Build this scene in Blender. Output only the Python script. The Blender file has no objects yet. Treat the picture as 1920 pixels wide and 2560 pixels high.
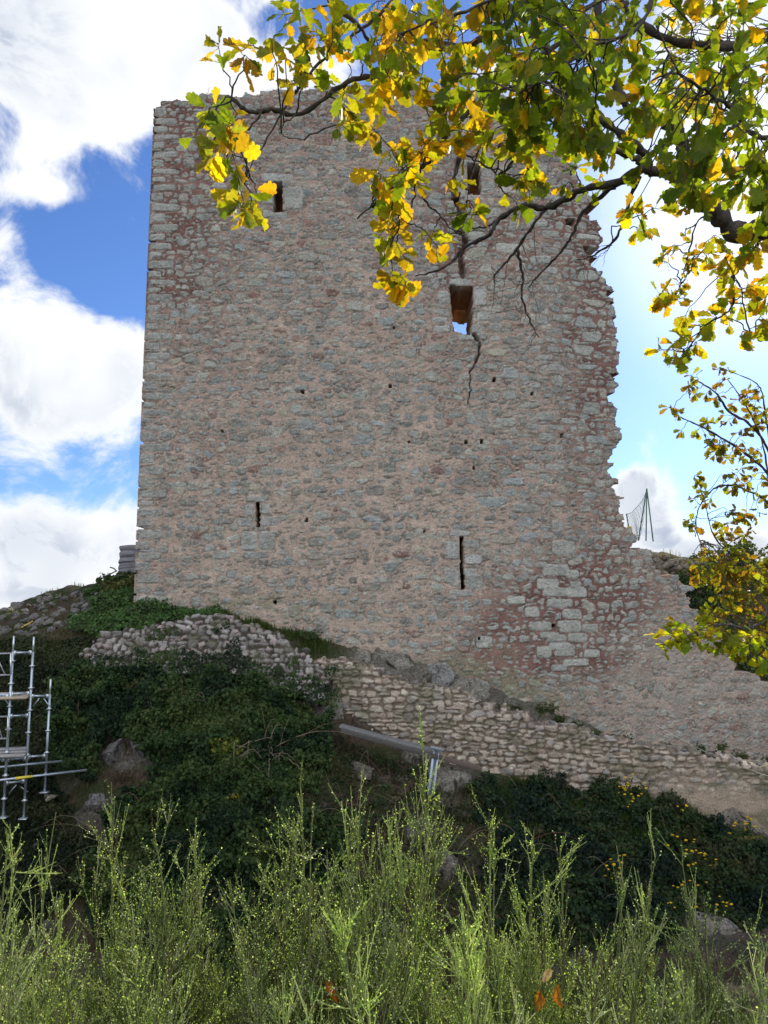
import bpy, math, random
import numpy as np
from math import radians as R

# ------------------------------------------------------------------ camera, world, sun
S = bpy.context.scene
COL = S.collection
PITCH = R(7.0)
FPX = 1850.0                       # focal length in photo pixels (photo is 1920 x 2560)
cam_d = bpy.data.cameras.new('camera'); cam = bpy.data.objects.new('camera', cam_d); COL.objects.link(cam)
cam_d.sensor_fit = 'VERTICAL'; cam_d.sensor_height = 24.0; cam_d.lens = 24.0 * FPX / 2560
cam_d.clip_start = 0.05; cam_d.clip_end = 3000
cam.location = (0, 0, 0); cam.rotation_euler = (R(90) + PITCH, 0, 0)
S.camera = cam
S.view_settings.view_transform = 'Standard'; S.view_settings.look = 'None'
S.view_settings.exposure = 0.15; S.view_settings.gamma = 1.0; S.view_settings.use_curve_mapping = False
S.cycles.max_bounces = 6; S.cycles.diffuse_bounces = 3; S.cycles.transmission_bounces = 4; S.cycles.transparent_max_bounces = 4

SUN_AZ, SUN_EL = R(29), R(28)
sun_dir = np.array([math.sin(SUN_AZ) * math.cos(SUN_EL), math.cos(SUN_AZ) * math.cos(SUN_EL), math.sin(SUN_EL)])
sd = bpy.data.lights.new('sun', 'SUN'); so = bpy.data.objects.new('sun', sd); COL.objects.link(so)
sd.energy = 5.0; sd.angle = R(0.5); sd.color = (1.0, 0.93, 0.80)
so.rotation_euler = (R(90) - SUN_EL, 0, math.pi - SUN_AZ)
so.location = (20, 40, 30)

ct, st_ = math.cos(PITCH), math.sin(PITCH)
def ray(u, v):
    x = (u - 960) / FPX; y = (1280 - v) / FPX
    return np.array([x, ct - y * st_, st_ + y * ct])
def px(u, v, y):
    r = ray(u, v); return r * (y / r[1])
def proj(P):
    P = np.asarray(P, float); x, y, z = P[..., 0], P[..., 1], P[..., 2]
    d = y * ct + z * st_; h = -y * st_ + z * ct
    d = np.where(d < 1e-3, 1e-3, d)
    return 960 + FPX * x / d, 1280 - FPX * h / d

class NT:
    def __init__(s, nt): s.nt = nt; nt.nodes.clear()
    def n(s, typ, **kw):
        nd = s.nt.nodes.new(typ)
        for k, v in kw.items():
            if k.startswith('i_'):
                key = k[2:]; key = int(key) if key.isdigit() else key.replace('_', ' ')
                nd.inputs[key].default_value = v
            else: setattr(nd, k, v)
        return nd
    def l(s, a, b): s.nt.links.new(a, b)
    def math(s, op, a, b=None, c=None, clamp=False):
        nd = s.n('ShaderNodeMath', operation=op, use_clamp=clamp)
        for i, q in enumerate((a, b, c)):
            if q is None: continue
            if isinstance(q, (int, float)): nd.inputs[i].default_value = q
            else: s.l(q, nd.inputs[i])
        return nd.outputs[0]
    def vmath(s, op, a, b=None):
        nd = s.n('ShaderNodeVectorMath', operation=op)
        for i, q in enumerate((a, b)):
            if q is None: continue
            if isinstance(q, (tuple, list)): nd.inputs[i].default_value = q
            else: s.l(q, nd.inputs[i])
        return nd.outputs['Value'] if op in ('LENGTH', 'DOT_PRODUCT', 'DISTANCE') else nd.outputs[0]
    def maprange(s, v, a, b, c=0.0, d=1.0, t='SMOOTHSTEP'):
        nd = s.n('ShaderNodeMapRange', interpolation_type=t)
        s.l(v, nd.inputs[0])
        for i, q in zip((1, 2, 3, 4), (a, b, c, d)): nd.inputs[i].default_value = q
        return nd.outputs[0]
    def mix(s, f, a, b, blend='MIX'):
        nd = s.n('ShaderNodeMix', data_type='RGBA', blend_type=blend)
        for sock, q in ((nd.inputs[0], f), (nd.inputs[6], a), (nd.inputs[7], b)):
            if isinstance(q, (int, float)): sock.default_value = q
            elif isinstance(q, (tuple, list)): sock.default_value = tuple(q) + ((1,) if len(q) == 3 else ())
            else: s.l(q, sock)
        return nd.outputs[2]
    def noise(s, vec, scale, detail=4, rough=.55, dist=0.0, color=False):
        nd = s.n('ShaderNodeTexNoise'); nd.inputs['Scale'].default_value = scale
        nd.inputs['Detail'].default_value = detail; nd.inputs['Roughness'].default_value = rough
        nd.inputs['Distortion'].default_value = dist
        if vec is not None: s.l(vec, nd.inputs['Vector'])
        return nd.outputs[1] if color else nd.outputs[0]

# sky: Nishita air with broken cumulus
W = bpy.data.worlds.new('World'); S.world = W; W.use_nodes = True
t = NT(W.node_tree)
out = t.n('ShaderNodeOutputWorld'); bg = t.n('ShaderNodeBackground'); bg.inputs[1].default_value = 0.1
t.l(bg.outputs[0], out.inputs[0])
sky = t.n('ShaderNodeTexSky', sky_type='NISHITA', sun_disc=False, sun_elevation=SUN_EL, sun_rotation=SUN_AZ)
sky.air_density = 1.0; sky.dust_density = 0.35; sky.ozone_density = 3.0
tc = t.n('ShaderNodeTexCoord'); D = t.vmath('NORMALIZE', tc.outputs['Generated'])
skyc = t.mix(1.0, sky.outputs[0], (0.74, 0.98, 1.42), 'MULTIPLY')
warp = t.noise(D, 5.0, 5, .6, color=True)
warp = t.vmath('SUBTRACT', warp, (.5, .5, .5))
sc_ = t.n('ShaderNodeVectorMath', operation='SCALE'); t.l(warp, sc_.inputs[0]); sc_.inputs['Scale'].default_value = 0.10
DW = t.vmath('ADD', D, sc_.outputs[0])
BL = [  # photo pixel u, v, half extents in pixels, weight
 (250, 40, 460, 220, 1.25), (520, 190, 260, 190, 1.05), (60, 200, 230, 180, .62), (210, 320, 130, 90, .66), (60, 430, 190, 120, .85), (10, 600, 120, 150, .85), (150, 500, 130, 60, .66),
 (330, 290, 90, 90, .5),
 (60, 900, 260, 170, 1.3), (230, 980, 230, 170, 1.2), (40, 1060, 200, 120, .8), (330, 850, 70, 60, .6),
 (60, 1320, 260, 170, 1.15), (280, 1370, 200, 110, 1.1), (30, 1480, 200, 70, .8),
 (1620, 1290, 150, 130, 1.15), (1720, 1380, 170, 100, 1.1), (1860, 1380, 140, 70, .9), (1550, 1220, 80, 60, .8),
 (780, 170, 150, 70, .8), (1850, 60, 260, 140, .9), (1250, 250, 200, 90, .4), (700, 60, 60, 30, -.5)]
acc = None
for (u, v, ru, rv, w) in BL:
    d = ray(u, v); d = d / np.linalg.norm(d)
    k = np.linalg.norm(ray(u, v))
    df = t.vmath('SUBTRACT', DW, tuple(d))
    df = t.vmath('MULTIPLY', df, (FPX * k / ru, FPX * k / ru, FPX * k / rv))
    m = t.maprange(t.vmath('LENGTH', df), 1.25, 0.0, 0.0, w)
    acc = m if acc is None else t.math('ADD', acc, m)
# bright cloud added behind the camera, out of view, to light the shaded wall
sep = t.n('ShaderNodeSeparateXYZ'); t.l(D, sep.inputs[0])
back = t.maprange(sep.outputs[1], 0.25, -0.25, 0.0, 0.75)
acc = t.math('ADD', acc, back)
f1 = t.noise(D, 8.0, 9, .64, .5)
f2o = t.vmath('ADD', D, tuple(sun_dir * 0.018 + np.array([0, 0, .012])))
f2 = t.noise(f2o, 8.0, 9, .64, .5)
cv = t.math('ADD', acc, t.math('MULTIPLY', t.math('SUBTRACT', f1, .5), 3.0))
cloud = t.maprange(cv, 0.16, 0.84)
thick = t.maprange(cv, 0.55, 1.25)
lit = t.maprange(t.math('SUBTRACT', f1, f2), -0.07, 0.05)
low = t.noise(D, 3.4, 3, .5)
low = t.maprange(low, .46, .70)
shade = t.math('MULTIPLY', thick, t.math('SUBTRACT', 1.0, t.math('MULTIPLY', lit, .55)))
shade = t.math('MULTIPLY', shade, low)
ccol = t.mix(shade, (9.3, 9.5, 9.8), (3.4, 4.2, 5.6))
# thin bright veil round the sun
sdist = t.vmath('DISTANCE', D, tuple(sun_dir))
halo = t.maprange(sdist, .27, 0.02)
skyh = t.mix(t.math('MULTIPLY', halo, .9), skyc, (12, 12.6, 13.2))
col = t.mix(cloud, skyh, ccol)
bright = t.maprange(sep.outputs[1], 0.1, -0.5, 1.0, 1.65)  # sky raised further behind the camera, as unseen fill for the tower face
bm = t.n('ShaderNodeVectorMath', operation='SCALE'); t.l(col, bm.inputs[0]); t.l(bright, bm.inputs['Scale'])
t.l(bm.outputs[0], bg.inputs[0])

rng = np.random.default_rng(7)
random.seed(7)

# ------------------------------------------------------------------ helpers
def vnoise(x, y, seed=0):
    xi = np.floor(x).astype(np.int64); yi = np.floor(y).astype(np.int64)
    fx = x - xi; fy = y - yi; fx = fx * fx * (3 - 2 * fx); fy = fy * fy * (3 - 2 * fy)
    def h(a, b):
        n = (a * 374761393 + b * 668265263 + seed * 974634777) & 0xffffffff
        n = ((n ^ (n >> 13)) * 1274126177) & 0xffffffff
        return ((n ^ (n >> 16)) & 0xffff) / 65535.0
    return (h(xi, yi) * (1 - fx) + h(xi + 1, yi) * fx) * (1 - fy) + (h(xi, yi + 1) * (1 - fx) + h(xi + 1, yi + 1) * fx) * fy
def fbm(x, y, seed=0, o=4, g=.5):
    s = 0; a = 1; tt = 0
    for i in range(o):
        s = s + a * vnoise(x * 2 ** i + i * 17.3, y * 2 ** i + i * 9.1, seed + i); tt += a; a *= g
    return s / tt
def smooth(a, b, x):
    q = np.clip((x - a) / (b - a), 0, 1); return q * q * (3 - 2 * q)
def inpoly(X, Y, poly):
    r = np.zeros(np.shape(X), bool); n = len(poly)
    for i in range(n):
        x1, y1 = poly[i]; x2, y2 = poly[(i + 1) % n]
        if y1 == y2: continue
        c = ((y1 > Y) != (y2 > Y)) & (X < (x2 - x1) * (Y - y1) / (y2 - y1) + x1)
        r ^= c
    return r

class MB:
    def __init__(s): s.V = []; s.F = {}; s.C = []; s.nv = 0
    def add(s, V, F, col=(1, 1, 1)):
        V = np.asarray(V, float).reshape(-1, 3); n = len(V)
        if not isinstance(F, (list, tuple)): F = [F]
        for f in F:
            f = np.asarray(f, np.int64)
            if f.size: s.F.setdefault(f.shape[1], []).append(f + s.nv)
        C = np.asarray(col, float)
        if C.ndim == 1: C = np.tile(C, (n, 1))
        if C.shape[1] == 3: C = np.hstack([C, np.ones((n, 1))])
        s.V.append(V); s.C.append(C); s.nv += n
    def tube(s, P, r, k=6, col=(1, 1, 1), cap=True):
        P = np.asarray(P, float); n = len(P); r = np.broadcast_to(np.asarray(r, float), (n,))
        T = np.gradient(P, axis=0); T /= np.linalg.norm(T, axis=1)[:, None] + 1e-9
        ref = np.array([0, 0, 1.]) if abs(T[:, 2]).mean() < .8 else np.array([1., 0, 0])
        A = np.cross(T, ref); A /= np.linalg.norm(A, axis=1)[:, None] + 1e-9; B = np.cross(T, A)
        a = np.arange(k) * 2 * math.pi / k
        V = P[:, None] + r[:, None, None] * (np.cos(a)[None, :, None] * A[:, None] + np.sin(a)[None, :, None] * B[:, None])
        i = np.arange(n - 1)[:, None] * k; j = np.arange(k)[None]; j2 = (j + 1) % k
        F = np.stack([i + j, i + j2, i + k + j2, i + k + j], -1).reshape(-1, 4)
        fs = [F]
        if cap and k > 3: fs += [np.arange(k)[None, ::-1], (np.arange(k) + (n - 1) * k)[None]]
        c = np.asarray(col, float)
        if c.ndim == 2: c = np.repeat(c, k, 0)
        if len(fs) > 1 and k == 4: fs = [np.vstack(fs)]
        s.add(V.reshape(-1, 3), fs, c)
    def box(s, c, size, rot=None, col=(1, 1, 1)):
        V = np.array([[x, y, z] for x in (-.5, .5) for y in (-.5, .5) for z in (-.5, .5)]) * np.asarray(size)
        if rot is not None: V = V @ np.asarray(rot).T
        F = np.array([[0, 1, 3, 2], [4, 6, 7, 5], [0, 4, 5, 1], [2, 3, 7, 6], [0, 2, 6, 4], [1, 5, 7, 3]])
        s.add(V + np.asarray(c), F, col)
    def inst(s, bv, bf, M, P, cols):
        """bv (n,3) base verts, bf list of face arrays, M (k,3,3), P (k,3), cols (k,3) or (k,n,3)"""
        k = len(P); n = len(bv)
        V = np.einsum('kij,nj->kni', M, bv) + P[:, None]
        cols = np.asarray(cols, float)
        if cols.ndim == 2: cols = np.repeat(cols[:, None], n, 1)
        F = []
        for f in bf:
            f = np.asarray(f); F.append((f[None] + (np.arange(k) * n)[:, None, None]).reshape(-1, f.shape[1]))
        s.add(V.reshape(-1, 3), F, cols.reshape(-1, cols.shape[-1]))
    def build(s, name, mat, parent=None, smooth_=False, loc=None):
        V = np.vstack(s.V); C = np.vstack(s.C)
        me = bpy.data.meshes.new(name)
        if loc is not None: V = V - np.asarray(loc)
        elif parent is not None: V = V - np.array(parent_world(parent))
        loops = []; starts = []; tot = 0
        for k, L in s.F.items():
            A = np.vstack(L); loops.append(A.reshape(-1)); starts.append(tot + np.arange(len(A)) * k); tot += A.size
        lo = np.concatenate(loops); ss = np.concatenate(starts)
        me.vertices.add(len(V)); me.vertices.foreach_set('co', V.astype(np.float32).reshape(-1))
        me.loops.add(len(lo)); me.loops.foreach_set('vertex_index', lo.astype(np.int32))
        me.polygons.add(len(ss)); me.polygons.foreach_set('loop_start', ss.astype(np.int32))
        at = me.color_attributes.new('Col', 'FLOAT_COLOR', 'POINT')
        at.data.foreach_set('color', C.astype(np.float32).reshape(-1))
        me.update(calc_edges=True); me.validate()
        if smooth_: me.polygons.foreach_set('use_smooth', np.ones(len(me.polygons), bool))
        me.materials.append(mat)
        o = bpy.data.objects.new(name, me); COL.objects.link(o)
        if loc is not None: o.location = tuple(loc)
        if parent is not None: o.parent = parent
        return o
def parent_world(o):
    p = np.array(o.location)
    while o.parent is not None: o = o.parent; p = p + np.array(o.location)
    return p
def tag(o, label=None, cat=None, group=None, kind=None):
    if label: o['label'] = label
    if cat: o['category'] = cat
    if group: o['group'] = group
    if kind: o['kind'] = kind
    return o
def empty(name, loc, label, cat, group=None):
    o = bpy.data.objects.new(name, None); o.empty_display_size = .2; COL.objects.link(o); o.location = tuple(loc)
    return tag(o, label, cat, group)
def rots(ax, up):
    """matrices with columns (side, axis, normal): axis=ax, normal near up"""
    ax = ax / (np.linalg.norm(ax, axis=-1, keepdims=True) + 1e-9)
    sd_ = np.cross(ax, up); sd_ /= np.linalg.norm(sd_, axis=-1, keepdims=True) + 1e-9
    nn = np.cross(sd_, ax)
    return np.stack([sd_, ax, nn], -1)
def unit(v): return v / (np.linalg.norm(v, axis=-1, keepdims=True) + 1e-9)

# ------------------------------------------------------------------ materials
def stone_mat(name, rough=.92, fine=42., bump=.6, amt=.5, dist=.02):
    m = bpy.data.materials.new(name); m.use_nodes = True; t = NT(m.node_tree)
    o = t.n('ShaderNodeOutputMaterial'); p = t.n('ShaderNodeBsdfPrincipled'); p.inputs['Roughness'].default_value = rough
    p.inputs['Specular IOR Level'].default_value = .15
    a = t.n('ShaderNodeVertexColor', layer_name='Col'); tcn = t.n('ShaderNodeTexCoord')
    n1 = t.noise(tcn.outputs['Object'], fine, 5, .7, .4)
    n2 = t.noise(tcn.outputs['Object'], 2.2, 4, .6)
    mp = t.n('ShaderNodeMapping'); mp.inputs['Scale'].default_value = (1, 1, 2.6); t.l(tcn.outputs['Object'], mp.inputs[0])
    n3 = t.noise(mp.outputs[0], 11., 5, .7, 1.2)
    f = t.math('MULTIPLY', t.maprange(n1, .3, .72, 1 - amt, 1 + amt, 'LINEAR'), t.maprange(n3, .3, .7, 1 - amt * .55, 1 + amt * .45, 'LINEAR'))
    f = t.math('MULTIPLY', f, t.maprange(n2, .3, .7, .86, 1.12, 'LINEAR'))
    sc = t.n('ShaderNodeVectorMath', operation='SCALE'); t.l(a.outputs[0], sc.inputs[0]); t.l(f, sc.inputs['Scale'])
    t.l(sc.outputs[0], p.inputs['Base Color'])
    b = t.n('ShaderNodeBump'); b.inputs['Strength'].default_value = bump; b.inputs['Distance'].default_value = dist
    h = t.math('ADD', t.math('MULTIPLY', n1, .5), n3); t.l(h, b.inputs['Height']); t.l(b.outputs[0], p.inputs['Normal'])
    t.l(p.outputs[0], o.inputs[0]); return m
def leaf_mat(name, trans=.5, rough=.55, tcol=(1.5, 1.45, .6), spec=.3, blot=False):
    m = bpy.data.materials.new(name); m.use_nodes = True; t = NT(m.node_tree)
    o = t.n('ShaderNodeOutputMaterial'); p = t.n('ShaderNodeBsdfPrincipled'); p.inputs['Roughness'].default_value = rough
    p.inputs['Specular IOR Level'].default_value = spec
    a = t.n('ShaderNodeVertexColor', layer_name='Col'); c = a.outputs[0]
    if blot:
        tcn = t.n('ShaderNodeTexCoord'); nb = t.noise(tcn.outputs['Object'], 60., 4, .65)
        sc = t.n('ShaderNodeVectorMath', operation='SCALE'); t.l(c, sc.inputs[0]); t.l(t.maprange(nb, .3, .7, .72, 1.2, 'LINEAR'), sc.inputs['Scale'])
        c = t.mix(t.maprange(nb, .62, .70), sc.outputs[0], (.16, .06, .015))
    t.l(c, p.inputs['Base Color'])
    tr = t.n('ShaderNodeBsdfTranslucent'); cc = t.mix(1.0, c, tcol, 'MULTIPLY'); t.l(cc, tr.inputs[0])
    mx = t.n('ShaderNodeMixShader'); mx.inputs[0].default_value = trans
    t.l(p.outputs[0], mx.inputs[1]); t.l(tr.outputs[0], mx.inputs[2]); t.l(mx.outputs[0], o.inputs[0]); return m
def plain_mat(name, rough=.6, metal=0., amt=.25, scale=14., bump=.15, stretch=(1, 1, 1)):
    m = bpy.data.materials.new(name); m.use_nodes = True; t = NT(m.node_tree)
    o = t.n('ShaderNodeOutputMaterial'); p = t.n('ShaderNodeBsdfPrincipled')
    p.inputs['Roughness'].default_value = rough; p.inputs['Metallic'].default_value = metal
    a = t.n('ShaderNodeVertexColor', layer_name='Col'); tcn = t.n('ShaderNodeTexCoord')
    mp = t.n('ShaderNodeMapping'); mp.inputs['Scale'].default_value = stretch; t.l(tcn.outputs['Object'], mp.inputs[0])
    n1 = t.noise(mp.outputs[0], scale, 5, .65, .3)
    sc = t.n('ShaderNodeVectorMath', operation='SCALE'); t.l(a.outputs[0], sc.inputs[0]); t.l(t.maprange(n1, .3, .7, 1 - amt, 1 + amt, 'LINEAR'), sc.inputs['Scale'])
    t.l(sc.outputs[0], p.inputs['Base Color'])
    b = t.n('ShaderNodeBump'); b.inputs['Strength'].default_value = bump; b.inputs['Distance'].default_value = .01
    t.l(n1, b.inputs['Height']); t.l(b.outputs[0], p.inputs['Normal']); t.l(p.outputs[0], o.inputs[0]); return m
M_tower = stone_mat('rubble_masonry', fine=38., bump=.8, amt=.42, dist=.03)
M_dry = stone_mat('pale_rubble_stone', fine=34., bump=.8, amt=.4, dist=.03)
M_rock = stone_mat('rock', fine=22., bump=1., amt=.6, dist=.08)
M_soil = stone_mat('soil', fine=14., bump=1., amt=.6, dist=.06)
M_oak = leaf_mat('oak_leaf', .66, .5, (2.5, 2.3, .6), .25, True)
M_ivy = leaf_mat('ivy_leaf', .2, .6, (1.2, 1.4, .5), .12)
M_grass = leaf_mat('grass_blade', .35, .6, (1.3, 1.4, .5), .15)
M_broom = leaf_mat('broom_shoot', .4, .42, (1.5, 1.6, .5), .5)
M_bark = plain_mat('bark', .9, 0, .5, 45., .9)
M_steel = plain_mat('galvanised_steel', .42, .75, .22, 30., .05)
M_wood = plain_mat('weathered_wood', .8, 0, .35, 12., .4, (1, 1, 8))
M_tarp = plain_mat('wrapped_tarp', .5, 0, .2, 5., .3)
M_paint = plain_mat('painted_metal', .5, 0, .12, 20., .05)

# ------------------------------------------------------------------ masonry generator
PAL_T = np.array([(.31, .32, .285), (.24, .25, .23), (.38, .38, .33), (.28, .315, .31), (.36, .33, .26), (.20, .20, .18), (.29, .26, .22), (.25, .15, .125)])
PW_T = np.array([.22, .18, .14, .14, .12, .08, .08, .04])
class Curtain:
    """a wall face over a plan polyline; s = distance along it, t = height; optional lean backwards"""
    def __init__(s, pts, z0, lean=0.):
        s.p = [np.array(q, float) for q in pts]; s.z0 = z0; s.lean = lean
        s.L = [np.linalg.norm(b - a) for a, b in zip(s.p, s.p[1:])]; s.c = np.concatenate([[0], np.cumsum(s.L)])
    def frame(s, i):
        d = (s.p[i + 1] - s.p[i]) / s.L[i]; return d, np.array([d[1], -d[0]])       # tangent, outward normal (towards camera)
    def px2st(s, u, v):
        r = ray(u, v); best = None
        for i in range(len(s.L)):
            d, n = s.frame(i)
            # point p + d*a - n*lean*t ; z = z0 + t
            A = np.array([[r[0], -d[0], n[0] * s.lean], [r[1], -d[1], n[1] * s.lean], [r[2], 0, -1.]])
            b = np.array([s.p[i][0], s.p[i][1], s.z0]); k, a, tt = np.linalg.solve(A, b)
            ok = (a >= -1e-6 or i == 0) and (a <= s.L[i] or i == len(s.L) - 1)
            if k > 0 and ok: return (s.c[i] + a, tt)
            best = (s.c[i] + a, tt) if best is None else best
        return best
    def pos(s, S_, T_, Hh):
        idx = np.clip(np.searchsorted(s.c, S_, 'right') - 1, 0, len(s.L) - 1)
        X = np.zeros(S_.shape + (3,)); 
        for i in range(len(s.L)):
            d, n = s.frame(i); m = idx == i
            a = S_[m] - s.c[i]
            X[m, 0] = s.p[i][0] + d[0] * a + n[0] * (Hh[m] - s.lean * T_[m])
            X[m, 1] = s.p[i][1] + d[1] * a + n[1] * (Hh[m] - s.lean * T_[m])
            X[m, 2] = s.z0 + T_[m] + Hh[m] * s.lean
        return X

def masonry(Wd, Hd, res, seed, cw, ch, gap, power=(2.6, 5), fixed=(), pal=PAL_T, pw=PW_T, jit=.25, slope=0., rot=.10, edge=.02, filler=1.0, wvy=.06, defm=1.):
    g = np.random.default_rng(seed)
    nx, ny = int(Wd / res) + 1, int(Hd / res) + 1
    F = np.full((ny, nx), -9.); ID = np.full((ny, nx), -1, np.int32)
    cx, cy, PR, CC = [], [], [], []
    def put(x, y, a, b, p, prio=0., th=0., col=None, prot=None, k=0):
        i = len(cx); cx.append(x); cy.append(y)
        CC.append(pal[g.choice(len(pal), p=pw)] * g.uniform(.82, 1.18) if col is None else np.array(col) * g.uniform(.88, 1.12))
        PR.append(g.uniform(.4, 1.0) if prot is None else prot)
        R_ = max(a, b) * 1.6
        x0, x1 = max(0, int((x - a * 1.6) / res)), min(nx, int((x + a * 1.6) / res) + 2)
        y0, y1 = max(0, int((y - b * 1.8) / res)), min(ny, int((y + b * 1.8) / res) + 2)
        if x0 >= x1 or y0 >= y1: return
        X = (np.arange(x0, x1) * res - x)[None]; Y = (np.arange(y0, y1) * res - y)[:, None]
        c_, s_ = math.cos(th), math.sin(th)
        U = (X * c_ + Y * s_) / a; V = (-X * s_ + Y * c_) / b
        sk = g.uniform(-.25, .25) if prio == 0 or p < 5.5 else 0.
        U = U * (1 + sk * V)
        q = (np.abs(U) ** p + np.abs(V) ** p) ** (1 / p)
        an = np.arctan2(V, U)
        if prio == 0 or p < 5.5: q = q * (1 + defm * (.07 * np.cos(2 * an + g.uniform(0, 6)) + .06 * np.cos(3 * an + g.uniform(0, 6)) + .04 * np.cos(5 * an + g.uniform(0, 6))))
        if defm < 1:
            for _ in range(3):
                a_ = g.uniform(0, 6.28); q = np.maximum(q, (U * math.cos(a_) + V * math.sin(a_)) / g.uniform(.78, 1.0))
        d = (1 - q) * min(a, b)
        if prio: d = d + np.where(d > -.012, prio, 0.)
        f = F[y0:y1, x0:x1]; m = d > f
        f[m] = d[m]; ID[y0:y1, x0:x1][m] = i
    tt = -g.uniform(0, ch[0])
    while tt < Hd + .3:
        h = g.uniform(*ch); ss = -g.uniform(0, cw[1])
        while ss < Wd + .3:
            w = cw[0] + (cw[1] - cw[0]) * g.beta(1.6, 2.8)
            w *= (.7 + .6 * h / ch[1])
            yy = tt + h / 2 + g.normal(0, jit * h * .3) + slope * ss + wvy * math.sin(ss * .9 + tt)
            th = g.normal(0, rot)
            if g.random() < .18 and h > .13:
                put(ss + w / 2, yy - h * .25, w / 2 - gap, h * .25 - gap * .7, g.uniform(*power), th=th)
                put(ss + w / 2, yy + h * .25, w / 2 - gap, h * .25 - gap * .7, g.uniform(*power), th=th)
            else:
                put(ss + w / 2, yy, w / 2 - gap, h / 2 - gap * g.uniform(.6, 1.4), g.uniform(*power), th=th)
            ss += w + g.uniform(0, gap)
        tt += h
    nfill = int(Wd * Hd * 16 * filler)
    for _ in range(nfill):
        x, y = g.uniform(0, Wd), g.uniform(0, Hd); j, i = min(ny - 1, int(y / res)), min(nx - 1, int(x / res))
        if F[j, i] < -.006: put(x, y, g.uniform(.02, .07), g.uniform(.015, .035), 2.4, th=g.normal(0, .3))
    for fx in fixed: put(fx[0], fx[1], fx[2] / 2 - .012, fx[3] / 2 - .012, (g.uniform(2.6, 5.) if len(fx) > 6 else 6), prio=.5, th=fx[4] if len(fx) > 4 else 0., col=fx[5] if len(fx) > 5 else (.33, .34, .315), prot=.75)
    Sx = np.arange(nx) * res; Ty = np.arange(ny) * res
    SS, TT = np.meshgrid(Sx, Ty)
    F = F + (fbm(SS / .09, TT / .07, seed + 3, 3) - .5) * edge * 2 * np.where(F > .3, .3, 1.)
    fxm = F > .35; F = np.where(fxm, F - .5, F)
    return SS, TT, F, ID, np.array(cx), np.array(cy), np.array(PR), np.array(CC), fxm

def wall_mesh(cur, SS, TT, Hh, Cc, mask, thick, name, mat, parent=None, steps=4, jit=.04, loc=None, seed=1, inner=0.):
    g = np.random.default_rng(seed)
    ny, nx = SS.shape
    Pf = cur.pos(SS, TT, Hh)
    cells = mask[:-1, :-1] & mask[1:, :-1] & mask[:-1, 1:] & mask[1:, 1:]
    vid = np.arange(nx * ny).reshape(ny, nx)
    a, b, c, d = vid[:-1, :-1], vid[:-1, 1:], vid[1:, 1:], vid[1:, :-1]
    Q = np.stack([a, b, c, d], -1)[cells]
    pad = np.zeros((ny + 1, nx + 1), bool); pad[1:-1, 1:-1] = cells
    cc = pad[1:-1, 1:-1]
    E = []
    for nb, (p, q) in (((pad[:-2, 1:-1]), (a, b)), ((pad[2:, 1:-1]), (c, d)), ((pad[1:-1, :-2]), (d, a)), ((pad[1:-1, 2:]), (b, c))):
        m = cc & ~nb; E.append(np.stack([q[m], p[m]], -1))
    E = np.vstack(E)
    used = np.unique(Q); mp = np.full(nx * ny, -1, np.int64); mp[used] = np.arange(len(used))
    mb = MB(); V = Pf.reshape(-1, 3)[used]; C = Cc.reshape(-1, 3)[used]
    rimv = np.unique(E); rm = np.full(nx * ny, -1, np.int64)
    SSf, TTf, Hf = SS.reshape(-1), TT.reshape(-1), Hh.reshape(-1)
    Vs = [V]; Cs = [C]; base = len(V); prev = mp.copy(); quads = [mp[Q]]
    for k in range(1, steps + 1):
        dep = thick * k / steps
        j1 = (fbm(SSf[rimv] / .15 + k * 7.7, TTf[rimv] / .12 + k * 3.1, 5 + k, 2) - .5) * jit * 2.5
        j2 = (fbm(SSf[rimv] / .15 + k * 5.1, TTf[rimv] / .12 - k * 3.1, 15 + k, 2) - .5) * jit * 2.5
        P = cur.pos(SSf[rimv] + j1, TTf[rimv] + j2, np.full(len(rimv), -dep))
        cur_ = np.full(nx * ny, -1, np.int64); cur_[rimv] = base + np.arange(len(rimv))
        Vs.append(P); Cs.append((Cc.reshape(-1, 3)[rimv] * (1 - inner * k / steps) + np.array([.40, .215, .10]) * (inner * k / steps)) * (.75 + .5 * fbm(SSf[rimv] / .2 + k * 3.3, TTf[rimv] / .2 + k, 9, 2))[:, None])  # rims blend to orange with depth, painting bounced light into the reveals
        base += len(rimv)
        quads.append(np.stack([prev[E[:, 0]], prev[E[:, 1]], cur_[E[:, 1]], cur_[E[:, 0]]], -1)); prev = cur_
    # coarse back face
    st = max(1, int(.1 / (SS[0, 1] - SS[0, 0])))
    ms = cells[::st, ::st]; yy = np.arange(0, ny, st); xx = np.arange(0, nx, st)
    sS, sT = SS[np.ix_(yy, xx)], TT[np.ix_(yy, xx)]
    Pb = cur.pos(sS, sT, np.full(sS.shape, -thick)); bvid = np.arange(sS.size).reshape(sS.shape) + base
    ms = ms[:sS.shape[0] - 1, :sS.shape[1] - 1]
    Vs.append(Pb.reshape(-1, 3)); Cs.append(Cc[np.ix_(yy, xx)].reshape(-1, 3))
    quads.append(np.stack([bvid[:-1, :-1], bvid[1:, :-1], bvid[1:, 1:], bvid[:-1, 1:]], -1)[ms])
    mb.add(np.vstack(Vs), np.vstack(quads), np.vstack(Cs))
    return mb.build(name, mat, parent, loc=loc)

def lerp(a, b, f): return a + (b - a) * f[..., None]

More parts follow.
